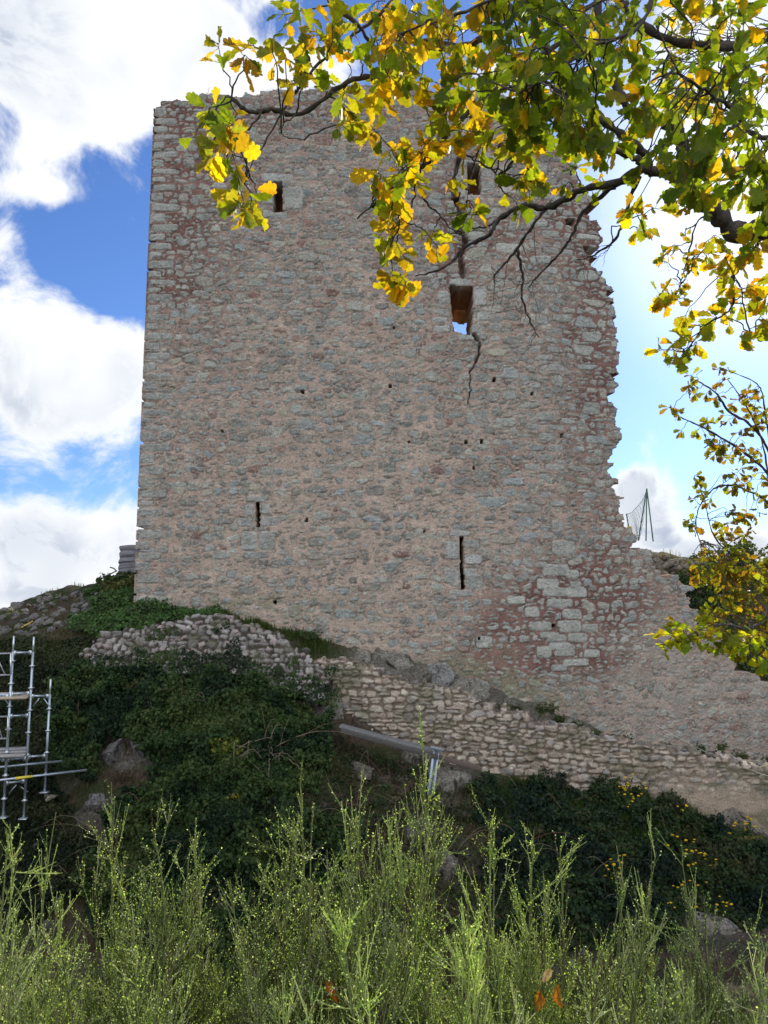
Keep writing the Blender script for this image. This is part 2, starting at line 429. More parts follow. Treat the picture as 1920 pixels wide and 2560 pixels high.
# ------------------------------------------------------------------ the tower
RES = .024
p0 = px(334, 1504, 20.); pc = px(1388, 1500, 20.); 
BEND = R(14)
pe = np.array([pc[0] + 9 * math.cos(BEND), 20 + 9 * math.sin(BEND)])
z0 = -5.6
tw = Curtain([(p0[0], 20.), (pc[0], 20.), tuple(pe)], z0)
def ST(u, v): return tw.px2st(u, v)
outline_px = [(330, 2300), (334, 1504), (352, 1000), (377, 262), (398, 243), (425, 250), (470, 243), (560, 232), (600, 238), (660, 228), (740, 225), (800, 216), (900, 212), (1000, 216),
 (1100, 226), (1180, 226), (1240, 236), (1290, 250), (1330, 262), (1350, 300), (1377, 350), (1417, 376), (1440, 440), (1463, 486), (1500, 498), (1470, 527), (1512, 570), (1504, 613), (1475, 650), (1497, 680), (1516, 712), (1527, 760),
 (1538, 830), (1545, 905), (1528, 980), (1550, 1065), (1545, 1110), (1528, 1155), (1545, 1200), (1556, 1270), (1560, 1318), (1586, 1330), (1590, 1366), (1632, 1376), (1640, 1424), (1652, 1440), (1700, 1450), (1716, 1472), (1722, 1516), (1742, 1524), (1746, 1556), (1800, 1580),
 (1850, 1612), (1868, 1622), (1866, 1648), (1838, 1656), (1840, 1678), (1890, 1684), (1920, 1704), (1990, 1735), (2080, 1770), (2080, 2300)]
opoly = [ST(u, v) for u, v in outline_px]
opoly[0] = (0.0, -.1); opoly[1] = (0.0, opoly[1][1]); opoly[2] = (0.0, opoly[2][1]); opoly[3] = (0.02, opoly[3][1])
Wd, Hd = max(q[0] for q in opoly) + .3, max(q[1] for q in opoly) + .3
fixed = []
g = np.random.default_rng(3)
# corner quoins, left
tt = 0.
k = 0
topL = opoly[3][1]
while tt < topL - .1:
    h = g.uniform(.2, .34); w = (.78 if k % 2 else .42) * g.uniform(.85, 1.2)
    fixed.append((w / 2 + .01, tt + h / 2, w, h - .03)); tt += h; k += 1
sc = tw.c[1]; tt = .2; k = 0
while tt < ST(1390, 420)[1]:
    h = g.uniform(.22, .34); w = g.uniform(.36, .72); off = (.16 if k % 2 else -.16) + g.normal(0, .05)
    if g.random() < .62: fixed.append((sc + off, tt + h / 2, w, h - .05))
    if g.random() < .2: fixed.append((sc + off - w / 2 - .3, tt + h / 2, .5 * g.uniform(.7, 1.2), h * .8))
    if g.random() < .1: fixed.append((sc + off + w / 2 + .25, tt + h / 2, .4 * g.uniform(.7, 1.2), h * .8))
    tt += h; k += 1
def fixpx(u, v, w, h, th=0., col=(.36, .37, .345)):
    s_, t_ = ST(u, v); fixed.append((s_, t_, w / 92., h / 92., th, col))
# dressed stones round the openings (photo pixels, width, height)
for a in [(692, 445, 92, 30), (672, 492, 32, 50), (735, 495, 52, 66), (695, 540, 60, 20), (668, 535, 28, 26),
          (643, 1247, 62, 20), (624, 1275, 26, 36), (664, 1272, 24, 30), (612, 1306, 44, 26), (674, 1305, 50, 26), (622, 1352, 44, 52), (668, 1352, 42, 52), (640, 1388, 70, 22),
          (1150, 1334, 60, 18), (1130, 1375, 34, 52), (1180, 1360, 44, 26), (1182, 1398, 46, 30), (1175, 1430, 40, 22), (1128, 1440, 40, 40), (1186, 1455, 46, 40), (1152, 1483, 66, 20),
          (1150, 705, 66, 22), (1200, 740, 36, 60), (1210, 790, 44, 28), (1190, 822, 40, 26), (1108, 745, 34, 40), (1102, 780, 42, 18), (1098, 800, 46, 18), (1104, 822, 50, 22), (1166, 843, 50, 22),
          (1180, 408, 66, 20), (1150, 440, 36, 42), (1146, 478, 40, 44), (1216, 430, 36, 36), (1220, 468, 40, 34), (1186, 495, 60, 18)]: fixpx(*a)
gb = np.random.default_rng(17); placed = [(f_[0], f_[1], f_[2], f_[3]) for f_ in fixed]
def tryfix(u, v, w, h, col):
    s_, t_ = ST(u, v); w, h = w / 92., h / 92.
    if all(abs(s_ - a) > (w + c) / 2 + .02 or abs(t_ - b) > (h + d) / 2 + .02 for a, b, c, d in placed):
        placed.append((s_, t_, w, h)); fixed.append((s_, t_, w, h, gb.normal(0, .04), col, 1))
for _ in range(330): tryfix(gb.uniform(1190, 1500), gb.uniform(470, 1360), gb.uniform(30, 78), gb.uniform(18, 36), tuple(PAL_T[gb.choice(6, p=[.3, .15, .2, .2, .1, .05])] * gb.uniform(.9, 1.15)))
for _ in range(260): tryfix(gb.uniform(400, 1200), gb.uniform(300, 1560), gb.uniform(26, 58), gb.uniform(16, 32), tuple(PAL_T[gb.choice(8, p=[.25, .15, .15, .15, .1, .06, .06, .08])] * gb.uniform(.85, 1.1)))
# big ashlars low on the right
for a in [(1410, 1370, 70, 40), (1390, 1425, 75, 34), (1430, 1435, 42, 26), (1370, 1460, 60, 32), (1390, 1480, 74, 26), (1440, 1480, 64, 30), (1400, 1508, 76, 26), (1430, 1535, 60, 28), (1350, 1565, 62, 26), (1425, 1566, 66, 34),
          (1475, 1570, 50, 24), (1390, 1596, 60, 22), (1444, 1594, 60, 26), (1412, 1626, 60, 34), (1440, 1656, 76, 22), (1330, 1530, 40, 30), (1290, 1500, 50, 24), (1210, 1605, 44, 34), (1480, 1634, 50, 24), (1360, 1630, 40, 32)]: fixpx(*a, col=tuple(np.array([.40, .405, .365]) * g.uniform(.82, 1.12)))
SS, TT, F, ID, cx, cy, PR, CC, fxm = masonry(Wd, Hd, RES, 11, (.11, .50), (.085, .26), .007, power=(2.5, 5.5), fixed=fixed, edge=.026, filler=1.0, rot=.2, jit=.55, wvy=.05)
# openings
op_px = [[(683, 456), (706, 456), (706, 530), (683, 530)],
         [(640, 1256), (649, 1256), (649, 1318), (640, 1318)],
         [(1149, 1342), (1157, 1342), (1161, 1472), (1153, 1472)],
         [(1124, 714), (1181, 717), (1182, 800), (1176, 838), (1136, 826), (1130, 780)],
         [(1168, 408), (1200, 412), (1202, 486), (1172, 486)]]
holes = [(757, 980, 8, 9), (975, 966, 8, 8), (1235, 950, 8, 9), (1165, 1105, 7, 7), (1203, 1105, 8, 9), (1405, 1090, 8, 9), (687, 1507, 8, 7), (1257, 366, 22, 15), (1425, 556, 22, 16), (1384, 1565, 8, 8),
         (1330, 985, 6, 6), (985, 820, 6, 6), (767, 1300, 6, 6), (1022, 1105, 5, 5), (556, 1080, 6, 6), (1198, 1596, 7, 7), (1184, 1172, 6, 6), (1060, 1330, 5, 5), (1140, 492, 22, 16), (1148, 578, 20, 16)]
for (u, v, w, h) in holes: op_px.append([(u - w / 2, v - h / 2), (u + w / 2, v - h / 2 - 1), (u + w / 2 - 1, v + h / 2), (u - w / 2, v + h / 2)])
cxs, cys = SS + 0, TT + 0
wx = (fbm(SS / .5, TT / .4, 41, 3) - .5) * .06
inn = inpoly(SS + wx, TT + wx, opoly)
scen = inpoly(cx, cy, opoly)
stone_ok = np.where(ID >= 0, scen[np.clip(ID, 0, None)], inn)
mask = np.where(F > -.02, stone_ok, inn & stone_ok)
mask[:, 0] = mask[:, 1]
for o in op_px:
    ww = (fbm(SS / .12, TT / .1, 77, 2) - .5) * .03
    mask &= ~inpoly(SS + ww, TT + ww, [ST(*q) for q in o])
# red, deeply raked mortar zones and smeared pink zones (photo pixels: u, v, ru, rv, weight)
def zone(lst, cur=tw, SS=SS, TT=TT):
    z = np.zeros(SS.shape)
    for (u, v, ru, rv, w) in lst:
        s_, t_ = cur.px2st(u, v); z = z + w * np.exp(-(((SS - s_) * 92 / ru) ** 2 + ((TT - t_) * 92 / rv) ** 2))
    return z
red = zone([(460, 430, 190, 260, .95), (430, 700, 120, 120, .5), (1480, 900, 90, 420, .85), (1460, 560, 120, 140, .7), (1360, 1560, 230, 110, 1.15), (1490, 1480, 140, 120, .9), (1120, 640, 60, 260, .7), (980, 640, 60, 60, .5), (1480, 1640, 160, 60, .6), (1240, 560, 180, 160, .45), (700, 280, 400, 60, .5), (1280, 1640, 140, 50, .6)])
red = np.clip(red * .88 + (fbm(SS / 1.1, TT / .8, 51, 4) - .5) * .8, 0, 1)
pale = zone([(800, 1250, 420, 420, .9), (600, 1450, 300, 120, .5), (950, 1550, 250, 90, .5), (900, 800, 300, 200, .35), (1600, 1700, 200, 120, .5), (1050, 1250, 150, 300, .5)])
pale = np.clip(pale + (fbm(SS / .9, TT / .7, 61, 4) - .5) * .9, 0, 1)
n_fine = fbm(SS / .07, TT / .045, 91, 4, .6); n_mid = fbm(SS / .35, TT / .22, 95, 4)
PRs = np.where(ID < 0, 0, PR[np.clip(ID, 0, None)])
# how far the pointing laps over the stones: wide joints in the red zones, smeared in the pale ones
thr = .005 + .008 * red + pale * np.clip(.030 * (n_mid - .30) * 2.2 + .02 * (PRs < .6), 0, .05) + (fbm(SS / .10, TT / .05, 93, 3) - .5) * .030
thr = np.where(fxm, .006 + (fbm(SS / .05, TT / .05, 94, 2) - .5) * .008, thr)
ms = smooth(-.004, .009, F - thr)
TLX = np.random.default_rng(5).normal(0, .045, len(cx)); TLY = np.random.default_rng(6).normal(0, .075, len(cx))
stH = .007 + smooth(0, .030, F - thr) ** .7 * (.003 + .016 * PRs) + (n_fine - .5) * .034 + np.where(ID >= 0, TLX[np.clip(ID, 0, None)] * (SS - cx[np.clip(ID, 0, None)]) + TLY[np.clip(ID, 0, None)] * (TT - cy[np.clip(ID, 0, None)]), 0)
mort = .004 + .018 * n_mid + (fbm(SS / .06, TT / .035, 99, 4, .6) - .5) * .026 - .012 * red
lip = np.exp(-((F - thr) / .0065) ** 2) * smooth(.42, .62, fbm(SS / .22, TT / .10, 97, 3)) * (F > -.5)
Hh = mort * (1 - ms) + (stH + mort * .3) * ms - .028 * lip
# the crack running down through the right-hand openings
crack = [[(1146, 400), (1136, 450), (1134, 490), (1150, 530), (1152, 570), (1163, 600), (1150, 640), (1160, 690)], [(1185, 838), (1200, 858), (1196, 885), (1188, 905), (1174, 930), (1177, 975), (1168, 1010)]]
crk = np.zeros(SS.shape)
for ci, pl in enumerate(crack):
    q = [ST(*a) for a in pl]
    wob = (fbm(SS / .22, TT / .20, 31, 4, .6) - .5) * .15
    for i, (a, b) in enumerate(zip(q, q[1:])):
        a, b = np.array(a), np.array(b); dd = b - a; L2 = dd @ dd
        f = np.clip(((SS - a[0]) * dd[0] + (TT - a[1]) * dd[1]) / L2, 0, 1)
        dist = np.hypot(SS + wob - a[0] - f * dd[0], TT - a[1] - f * dd[1])
        wd = (.085 if ci == 0 else max(.013, .056 - .012 * i)) * (.35 + 1.3 * fbm(SS / .2, TT / .22, 34, 2))
        crk = np.maximum(crk, np.clip((wd - dist) / (wd * .65), 0, 1))
Hh = Hh - .30 * crk; ms = ms * (1 - .6 * crk)
stc = CC[np.clip(ID, 0, None)]
stc = stc * (.80 + .4 * n_fine)[..., None] * (.88 + .24 * fbm(SS / .02, TT / .02, 8, 2))[..., None]
stc = lerp(stc, np.array([.17, .17, .145]), np.clip(smooth(.52, .72, fbm(SS / .6, TT / .3, 21, 5, .6)) * .4, 0, 1))
stc = lerp(stc, np.array([.40, .40, .355]), np.clip(red, 0, 1) * .5)
stc = lerp(stc, np.array([.50, .50, .44]), .6 * smooth(.56, .74, fbm(SS / .05, TT / .03, 24, 3)))
stc = lerp(stc, np.array([.13, .13, .11]), .55 * smooth(.60, .74, fbm(SS / .07, TT / .03, 27, 3)))
mc = lerp(np.array([.40, .305, .25]), np.array([.20, .105, .088]), np.clip(red * 1.35, 0, 1)); mc = lerp(mc, np.array([.47, .385, .31]), pale * .55)
mc = mc * ((.80 + .40 * n_mid) * (.85 + .30 * fbm(SS / .05, TT / .03, 98, 3)))[..., None]
Cc = lerp(mc, stc, ms * (1 - .22 * np.clip(1 - red * 1.5, 0, 1) * smooth(.35, .65, fbm(SS / .16, TT / .07, 96, 4))));
Cc = Cc * (.86 + .28 * fbm(SS / .11, TT / .018, 100, 3))[..., None]; Cc = Cc * (1 - .38 * lip)[..., None]  # lip lines also darkened in colour, as painted shade along the stone edges
# far-right lower wall: older pale lime smear; foot of the wall damp and a little green
vv = TT; oldz = np.clip(zone([(1620, 1680, 170, 120, 1.), (1820, 1800, 220, 160, 1.)]), 0, 1) * smooth(.35, .6, fbm(SS / .5, TT / .4, 71, 4))
Cc = lerp(Cc, np.array([.40, .36, .31]), oldz * .45)
foot = zone([(1000, 1680, 260, 46, .8), (1300, 1740, 160, 50, .7), (600, 1520, 260, 30, .6)])
Cc = lerp(Cc, np.array([.22, .22, .13]), np.clip(foot * smooth(.35, .65, fbm(SS / .4, TT / .25, 72, 4)), 0, .6))
tower = empty('stone_tower', (p0[0], 20., -1.), 'tall square ruined tower of pink mortared granite rubble with broken right edge', 'tower')
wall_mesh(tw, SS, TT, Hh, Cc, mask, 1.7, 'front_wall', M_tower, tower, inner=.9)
# side and rear walls closing the tower, coloured orange inside to stand for warm bounced light
def box_wall(pts, z0_, prof, thick, name, seed, hole=None, ochre=True):
    cur = Curtain(pts, z0_); Wd_ = cur.c[-1]; Hd_ = max(q[1] for q in prof) + .2
    S_, T_, F_, I_, cx_, cy_, PR_, CC_, fx_ = masonry(Wd_, Hd_, .06, seed, (.2, .6), (.12, .3), .02)
    poly = [(-.1, -.1)] + prof + [(Wd_ + .1, -.1)]
    okc = inpoly(cx_, cy_, poly); m = np.where(I_ >= 0, okc[np.clip(I_, 0, None)], False) | inpoly(S_, T_, [(x, y - .2) for x, y in poly])
    if hole is not None: m &= ~inpoly(S_, T_, hole)
    h_ = smooth(0, .05, F_) * .07; cc_ = lerp(np.array([.46, .24, .11]), CC_[np.clip(I_, 0, None)] * np.array([1.35, .85, .5]), smooth(0, .03, F_))
    return wall_mesh(cur, S_, T_, h_, cc_, m, thick, name, M_tower, tower)
HT = topL
box_wall([(p0[0], 29.), (p0[0], 21.7)], z0, [(0, HT - 1), (3, HT - .6), (5, HT - .3), (7.3, HT - .2)], 1.5, 'side_wall', 21)
rear = Curtain([(p0[0], 28.), (p0[0] + 14, 28.)], z0)
def RS(u, v): return rear.px2st(u, v)
hole = [RS(1120, 770), RS(1145, 775), RS(1160, 785), RS(1200, 765), RS(1200, 960), RS(1120, 960)]
box_wall([(p0[0], 28.), (p0[0] + 14, 28.)], z0, [(0, HT - 1.5), (5, HT - 1.2), (8, HT - .7), (RS(1290, 500)[0], RS(1290, 500)[1]), (RS(1340, 900)[0], RS(1340, 900)[1]), (RS(1360, 1350)[0], RS(1360, 1350)[1]), (14, 4.)], 1.3, 'rear_wall', 22, hole)
# ------------------------------------------------------------------ terrain
UK = np.array([-500, 0, 150, 334, 560, 760, 960, 1230, 1500, 1700, 1920, 2400.])
# rows of (depth y, photo row v) for each column above
ROWS = [
 (13.0, [2600, 2560, 2540, 2500, 2480, 2480, 2480, 2470, 2450, 2440, 2430, 2450]),
 (14.6, [2400, 2330, 2290, 2230, 2200, 2180, 2190, 2230, 2280, 2290, 2290, 2330]),
 (15.6, [2250, 2180, 2130, 2060, 2010, 2000, 2060, 2100, 2150, 2170, 2180, 2230]),
 (16.5, [2130, 2050, 2010, 1930, 1860, 1880, 1985, 2020, 2050, 2070, 2110, 2180]),
 (17.1, [2020, 1930, 1900, 1830, 1770, 1830, 1930, 1965, 2000, 2020, 2085, 2150]),
 (17.9, [1880, 1800, 1790, 1735, 1705, 1790, 1880, 1930, 1970, 2000, 2060, 2120]),
 (18.7, [1760, 1690, 1690, 1715, 1715, 1720, 1730, 1830, 1880, 1905, 1945, 2010]),
 (19.3, [1680, 1640, 1630, 1640, 1640, 1665, 1690, 1765, 1850, 1880, 1915, 1980]),
 (19.9, [1640, 1610, 1570, 1510, 1535, 1592, 1645, 1725, 1835, 1885, 1925, 1980]),
 (21.0, [1600, 1580, 1520, 1490, 1500, 1540, 1570, 1690, 1830, 1880, 1925, 1970]),
 (22.5, [1560, 1545, 1490, 1450, 1460, 1480, 1500, 1600, 1780, 1850, 1915, 1960]),
 (25.0, [1590, 1530, 1480, 1458, 1460, 1470, 1490, 1500, 1460, 1540, 1600, 1680]),
 (27.0, [1600, 1540, 1500, 1480, 1480, 1480, 1490, 1420, 1362, 1400, 1440, 1500]),
 (30.0, [1620, 1560, 1520, 1500, 1500, 1500, 1510, 1450, 1372, 1392, 1410, 1450]),
]
RY = np.array([r[0] for r in ROWS])
RZ = np.array([[px(u, v, y)[2] for u, v in zip(UK, vs)] for y, vs in ROWS])
RX = UK
def terr0(x, y):
    x = np.asarray(x, float); y = np.asarray(y, float)
    yc = np.clip(y, 1, 30); ya = np.maximum(yc, 11); u = 960 + x * FPX / (ya * ct + np.interp(ya, [11, 14, 17, 20, 30], [-5.4, -5., -3., -1.2, 0]) * st_)      # column by bearing
    z = np.zeros(x.shape)
    cols = np.stack([np.interp(u, UK, RZ[j]) for j in range(len(RY))])
    yy = np.clip(y, RY[0], RY[-1]); j = np.clip(np.searchsorted(RY, yy, 'right') - 1, 0, len(RY) - 2)
    f = (yy - RY[j]) / (RY[j + 1] - RY[j]); f = f * .5 + f * f * (3 - 2 * f) * .5
    za = np.take_along_axis(cols, j[None], 0)[0]; zb = np.take_along_axis(cols, (j + 1)[None], 0)[0]
    z = za + (zb - za) * f
    near = np.interp(y, [-8, 1.5, 3, 5, 7, 10, 13], [-1.7, -1.75, -2.3, -3.4, -5.0, -7.2, -7.4])
    w = smooth(9.6, 13, y)
    z = near * (1 - w) + z * w if True else z
    far = smooth(30, 60, y); z = z * (1 - far) + (-9.) * far
    out_ = smooth(14, 30, np.abs(x)); z = z * (1 - out_) + (-9.) * out_ * smooth(8, 14, y) + z * out_ * (1 - smooth(8, 14, y))
    return z
def terr(x, y):
    x = np.asarray(x, float); y = np.asarray(y, float)
    b = (fbm(x / 1.3, y / 1.0 + terr0(x, y) / 1.1, 201, 4) - .5) * .55 + (fbm(x / .3, y / .25 + terr0(x, y) / .3, 205, 3) - .5) * .16
    amp = smooth(8, 13, y) * (1 - .75 * np.exp(-((y - 19.95) / .35) ** 2)) * (1 - .8 * np.exp(-((y - 17.75) / .35) ** 2) * (x > -2))
    return terr0(x, y) + b * amp * (1 - smooth(30, 40, y))
def tnorm(x, y):
    e = .06; gx = (terr(x + e, y) - terr(x - e, y)) / (2 * e); gy = (terr(x, y + e) - terr(x, y - e)) / (2 * e)
    return unit(np.stack([-gx, -gy, np.ones_like(gx)], -1))
xs = np.concatenate([-np.geomspace(600, 15, 16), np.arange(-13.9, 15., .085), np.geomspace(15.2, 600, 16)])
ys = np.concatenate([-np.geomspace(300, 8, 8), np.arange(-6, 12, .4), np.arange(12.0, 23, .075), np.arange(23.1, 31, .25), np.geomspace(32, 1500, 18)])
X, Y = np.meshgrid(xs, ys); Z = terr(X, Y)
PU, PV = proj(np.stack([X, Y, Z], -1))
rockz = np.clip(smooth(.50, .62, fbm(X / .9, Y / .7 + Z / .9, 301, 4)), 0, 1)
sl = 1 - tnorm(X, Y)[..., 2]
tcA = lerp(np.array([.075, .052, .036]), np.array([.045, .055, .022]), smooth(.4, .6, fbm(X / .7, Y / .5 + Z, 303, 4)))
tcA = lerp(tcA, np.array([.13, .118, .10]), rockz * smooth(.18, .45, sl))
rp = np.zeros(X.shape)
for (u, v, ru, rv, w) in [(1120, 1950, 90, 60, .9), (1100, 1830, 120, 40, .4), (1120, 2160, 60, 60, .9), (300, 1870, 30, 60, .3), (660, 2030, 70, 50, .8), (1070, 1665, 160, 50, 1.), (1200, 1720, 90, 50, 1.), (1780, 2050, 120, 50, .6), (1800, 2330, 120, 50, .7), (1350, 1790, 80, 60, .4), (830, 1740, 70, 50, .9), (350, 2440, 300, 60, .3)]:
    rp += w * np.exp(-((PU - u) / ru) ** 2 - ((PV - v) / rv) ** 2) * (Y > 12)
rp += 1.1 * smooth(840, 900, PU) * smooth(18.5, 18.8, Y) * smooth(21.6, 21.0, Y)
rp = np.clip(rp * (.6 + .8 * fbm(X / .4, Y / .3 + Z / .4, 305, 3)), 0, 1)
tcA = lerp(tcA, np.array([.20, .18, .155]), rp * .6)
Z = Z + rp * (fbm(X / .25, Z / .35 + Y, 307, 3) - .4) * .35 * (Y > 13)
nx, ny = len(xs), len(ys); vid = np.arange(nx * ny).reshape(ny, nx)
mb = MB(); mb.add(np.stack([X, Y, Z], -1).reshape(-1, 3), np.stack([vid[:-1, :-1], vid[:-1, 1:], vid[1:, 1:], vid[1:, :-1]], -1).reshape(-1, 4), tcA.reshape(-1, 3))
tag(mb.build('ground', M_soil), kind='structure')

# ------------------------------------------------------------------ lower walls
PAL_D = np.array([(.45, .38, .31), (.39, .335, .27), (.51, .45, .375), (.35, .32, .29), (.43, .34, .28), (.28, .25, .215)])
PW_D = np.array([.25, .2, .2, .15, .12, .08])
def lower_wall(name, a, b, lean, poly_px, thick, seed, cw, ch, gap, label, cat, slope, zoneold=None, mortar=(.22, .175, .13), mlev=-.002, amp=.06, pal=PAL_D, pw=PW_D, res=.022, rot=.12, jag=True, tilt=.16, pwr=(3., 6.)):
    pa, pb = px(*a), px(*b); z0_ = min(px(u, v, a[2])[2] for u, v in poly_px) - 1.2
    cur = Curtain([(pa[0], pa[1]), (pb[0], pb[1])], z0_, lean)
    poly = [cur.px2st(u, v) for u, v in poly_px]
    s0 = min(q[0] for q in poly) - .1
    # shift curtain so s starts at zero
    d, n = cur.frame(0); st0 = np.array([pa[0], pa[1]]) + d * s0
    cur = Curtain([tuple(st0), tuple(st0 + d * (max(q[0] for q in poly) - s0 + .2))], z0_, lean)
    poly = [cur.px2st(u, v) for u, v in poly_px]
    t0_ = min(q[1] for q in poly)
    Wd_, Hd_ = max(q[0] for q in poly) + .2, max(q[1] for q in poly) + .2
    S_, T_, F_, I_, cx_, cy_, PR_, CC_, fx_ = masonry(Wd_, Hd_, res, seed, cw, ch, gap, power=pwr, pal=pal, pw=pw, slope=slope, rot=rot, edge=.014, filler=1.8, jit=.5, defm=.35)
    ok = inpoly(cx_, cy_, poly); inn_ = inpoly(S_, T_, poly)
    m = np.where(I_ >= 0, ok[np.clip(I_, 0, None)], inn_); m = np.where(F_ > -.02, m, m & inn_)
    ic = np.clip(I_, 0, None); gt = np.random.default_rng(seed + 50); tlx = gt.normal(0, tilt, len(cx_)); tly = gt.normal(0, tilt, len(cx_))
    tilt_h = np.where(I_ >= 0, np.clip(tlx[ic] * (S_ - cx_[ic]) + tly[ic] * (T_ - cy_[ic]), -.05, .05), 0)
    h = tilt_h + smooth(-.004, .012, F_) * amp * .55 + smooth(0, .03, F_) * amp * .12 + smooth(-.002, .01, F_) * amp * .45 * PR_[np.clip(I_, 0, None)] + (fbm(S_ / .07, T_ / .05, seed + 9, 4) - .5) * .035
    ml = np.full(S_.shape, mlev) + .02 * fbm(S_ / .3, T_ / .3, seed + 5, 3)
    if zoneold is not None:
        zz = np.zeros(S_.shape)
        for (u, v, ru, rv, w) in zoneold:
            s_, t_ = cur.px2st(u, v); zz += w * np.exp(-(((S_ - s_) * 104 / ru) ** 2 + ((T_ - t_) * 104 / rv) ** 2))
        zz = np.clip(zz, 0, 1); ml = ml + zz * (.065 + .05 * fbm(S_ / .3, T_ / .25, seed + 6, 3))
    else: zz = np.zeros(S_.shape)
    mk = smooth(-.002, .009, F_ - (fbm(S_ / .08, T_ / .06, seed + 12, 3) - .5) * .02) * (1 - zz) + zz * smooth(-.006, .006, h - ml)
    H_ = np.maximum(h, ml)
    cst = CC_[np.clip(I_, 0, None)] * (.8 + .4 * fbm(S_ / .05, T_ / .04, seed + 7, 3))[..., None]
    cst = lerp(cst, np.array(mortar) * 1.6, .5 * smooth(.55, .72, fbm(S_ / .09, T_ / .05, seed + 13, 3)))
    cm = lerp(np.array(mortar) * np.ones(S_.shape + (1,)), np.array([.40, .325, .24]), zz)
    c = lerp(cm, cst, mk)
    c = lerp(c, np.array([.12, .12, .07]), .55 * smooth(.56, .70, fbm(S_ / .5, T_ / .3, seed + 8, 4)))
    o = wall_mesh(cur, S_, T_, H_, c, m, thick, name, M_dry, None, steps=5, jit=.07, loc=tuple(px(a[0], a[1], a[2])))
    tag(o, label, cat); return cur
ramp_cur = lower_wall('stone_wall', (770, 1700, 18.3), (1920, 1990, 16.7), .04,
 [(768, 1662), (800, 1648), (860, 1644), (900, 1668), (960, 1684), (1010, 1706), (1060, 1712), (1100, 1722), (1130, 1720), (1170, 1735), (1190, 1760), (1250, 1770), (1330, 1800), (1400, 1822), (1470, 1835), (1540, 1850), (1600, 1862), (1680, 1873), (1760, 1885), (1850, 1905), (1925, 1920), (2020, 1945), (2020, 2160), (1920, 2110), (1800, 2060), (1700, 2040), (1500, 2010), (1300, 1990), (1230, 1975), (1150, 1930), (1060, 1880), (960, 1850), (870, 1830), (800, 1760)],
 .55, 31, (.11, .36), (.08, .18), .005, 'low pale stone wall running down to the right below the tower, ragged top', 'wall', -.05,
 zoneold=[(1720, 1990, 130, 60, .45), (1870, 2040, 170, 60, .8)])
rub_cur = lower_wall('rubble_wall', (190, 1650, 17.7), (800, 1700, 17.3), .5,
 [(200, 1640), (240, 1590), (330, 1570), (380, 1562), (450, 1548), (520, 1535), (570, 1538), (640, 1562), (700, 1590), (740, 1625), (790, 1650), (830, 1700), (800, 1760), (740, 1740), (690, 1720), (640, 1695), (560, 1685), (480, 1690), (400, 1672), (330, 1690), (250, 1700)],
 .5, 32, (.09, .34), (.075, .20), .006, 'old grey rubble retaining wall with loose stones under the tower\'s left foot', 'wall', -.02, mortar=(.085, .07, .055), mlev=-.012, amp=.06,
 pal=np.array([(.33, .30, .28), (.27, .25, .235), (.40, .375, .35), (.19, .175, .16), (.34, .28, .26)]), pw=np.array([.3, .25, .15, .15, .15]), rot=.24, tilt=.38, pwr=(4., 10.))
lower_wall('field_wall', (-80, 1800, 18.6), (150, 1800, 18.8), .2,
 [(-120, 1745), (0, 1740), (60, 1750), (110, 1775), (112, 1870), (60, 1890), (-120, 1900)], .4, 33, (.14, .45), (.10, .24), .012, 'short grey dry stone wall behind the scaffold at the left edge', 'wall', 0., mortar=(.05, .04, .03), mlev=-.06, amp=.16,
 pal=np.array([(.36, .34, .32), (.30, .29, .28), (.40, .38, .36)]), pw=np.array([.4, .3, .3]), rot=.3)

# ------------------------------------------------------------------ rocks
def ico(sub):
    import bmesh
    bm = bmesh.new(); bmesh.ops.create_icosphere(bm, subdivisions=sub, radius=1); bm.verts.ensure_lookup_table()
    V = np.array([v.co[:] for v in bm.verts]); F = np.array([[v.index for v in f.verts] for f in bm.faces]); bm.free(); return V, F
ICO2, ICO3, ICO4, ICO5 = ico(2), ico(3), ico(4), ico(5)
def rock_shape(seed, base=ICO3, cuts=14, rough=.05):
    g = np.random.default_rng(seed); V, F = base; V = V.copy()
    for _ in range(cuts):
        n = unit(g.normal(size=3)); d = g.uniform(.45, .85); q = V @ n; m = q > d; V[m] -= np.outer(q[m] - d, n)
    V *= 1 + rough * (fbm(V[:, 0] * 3 + 5, V[:, 1] * 3 + V[:, 2] * 2.3, seed, 4) - .5)[:, None] * 4
    return V, F
def rockobj(name, P, size, seed, col, label, cat, group=None, rotz=0., base=ICO4, cuts=16, rough=.06, tilt=0.):
    V, F = rock_shape(seed, base, cuts, rough); V = V * np.asarray(size)
    c, s = math.cos(rotz), math.sin(rotz); V = V @ np.array([[c, -s, 0], [s, c, 0], [0, 0, 1]]).T
    c, s = math.cos(tilt), math.sin(tilt); V = V @ np.array([[c, 0, s], [0, 1, 0], [-s, 0, c]]).T
    cc = np.array(col) * (.6 + .75 * fbm(V[:, 0] * 5, V[:, 2] * 5 + V[:, 1] * 3, seed, 4))[:, None]
    ck = np.abs(fbm(V[:, 0] * 4 + 3, V[:, 2] * 2.2 + V[:, 1] * 2.5, seed + 5, 4) - .5); cc = cc * (1 - .75 * smooth(.035, .008, ck))[:, None]
    mb = MB(); mb.add(V, F, cc); o = mb.build(name, M_rock, None, loc=(0, 0, 0)); o.location = tuple(P)
    return tag(o, label, cat, group)
def ground_at(u, v, ylo=12.5, yhi=29):
    """first terrain hit of the ray through a photo pixel"""
    y = np.arange(ylo, yhi, .04); r = ray(u, v); P = r[None] * (y / r[1])[:, None]
    z = terr(P[:, 0], y); k = np.where(P[:, 2] <= z)[0]
    return P[k[0]] if len(k) else P[-1]
G1 = (.32, .295, .25); G2 = (.20, .18, .15)
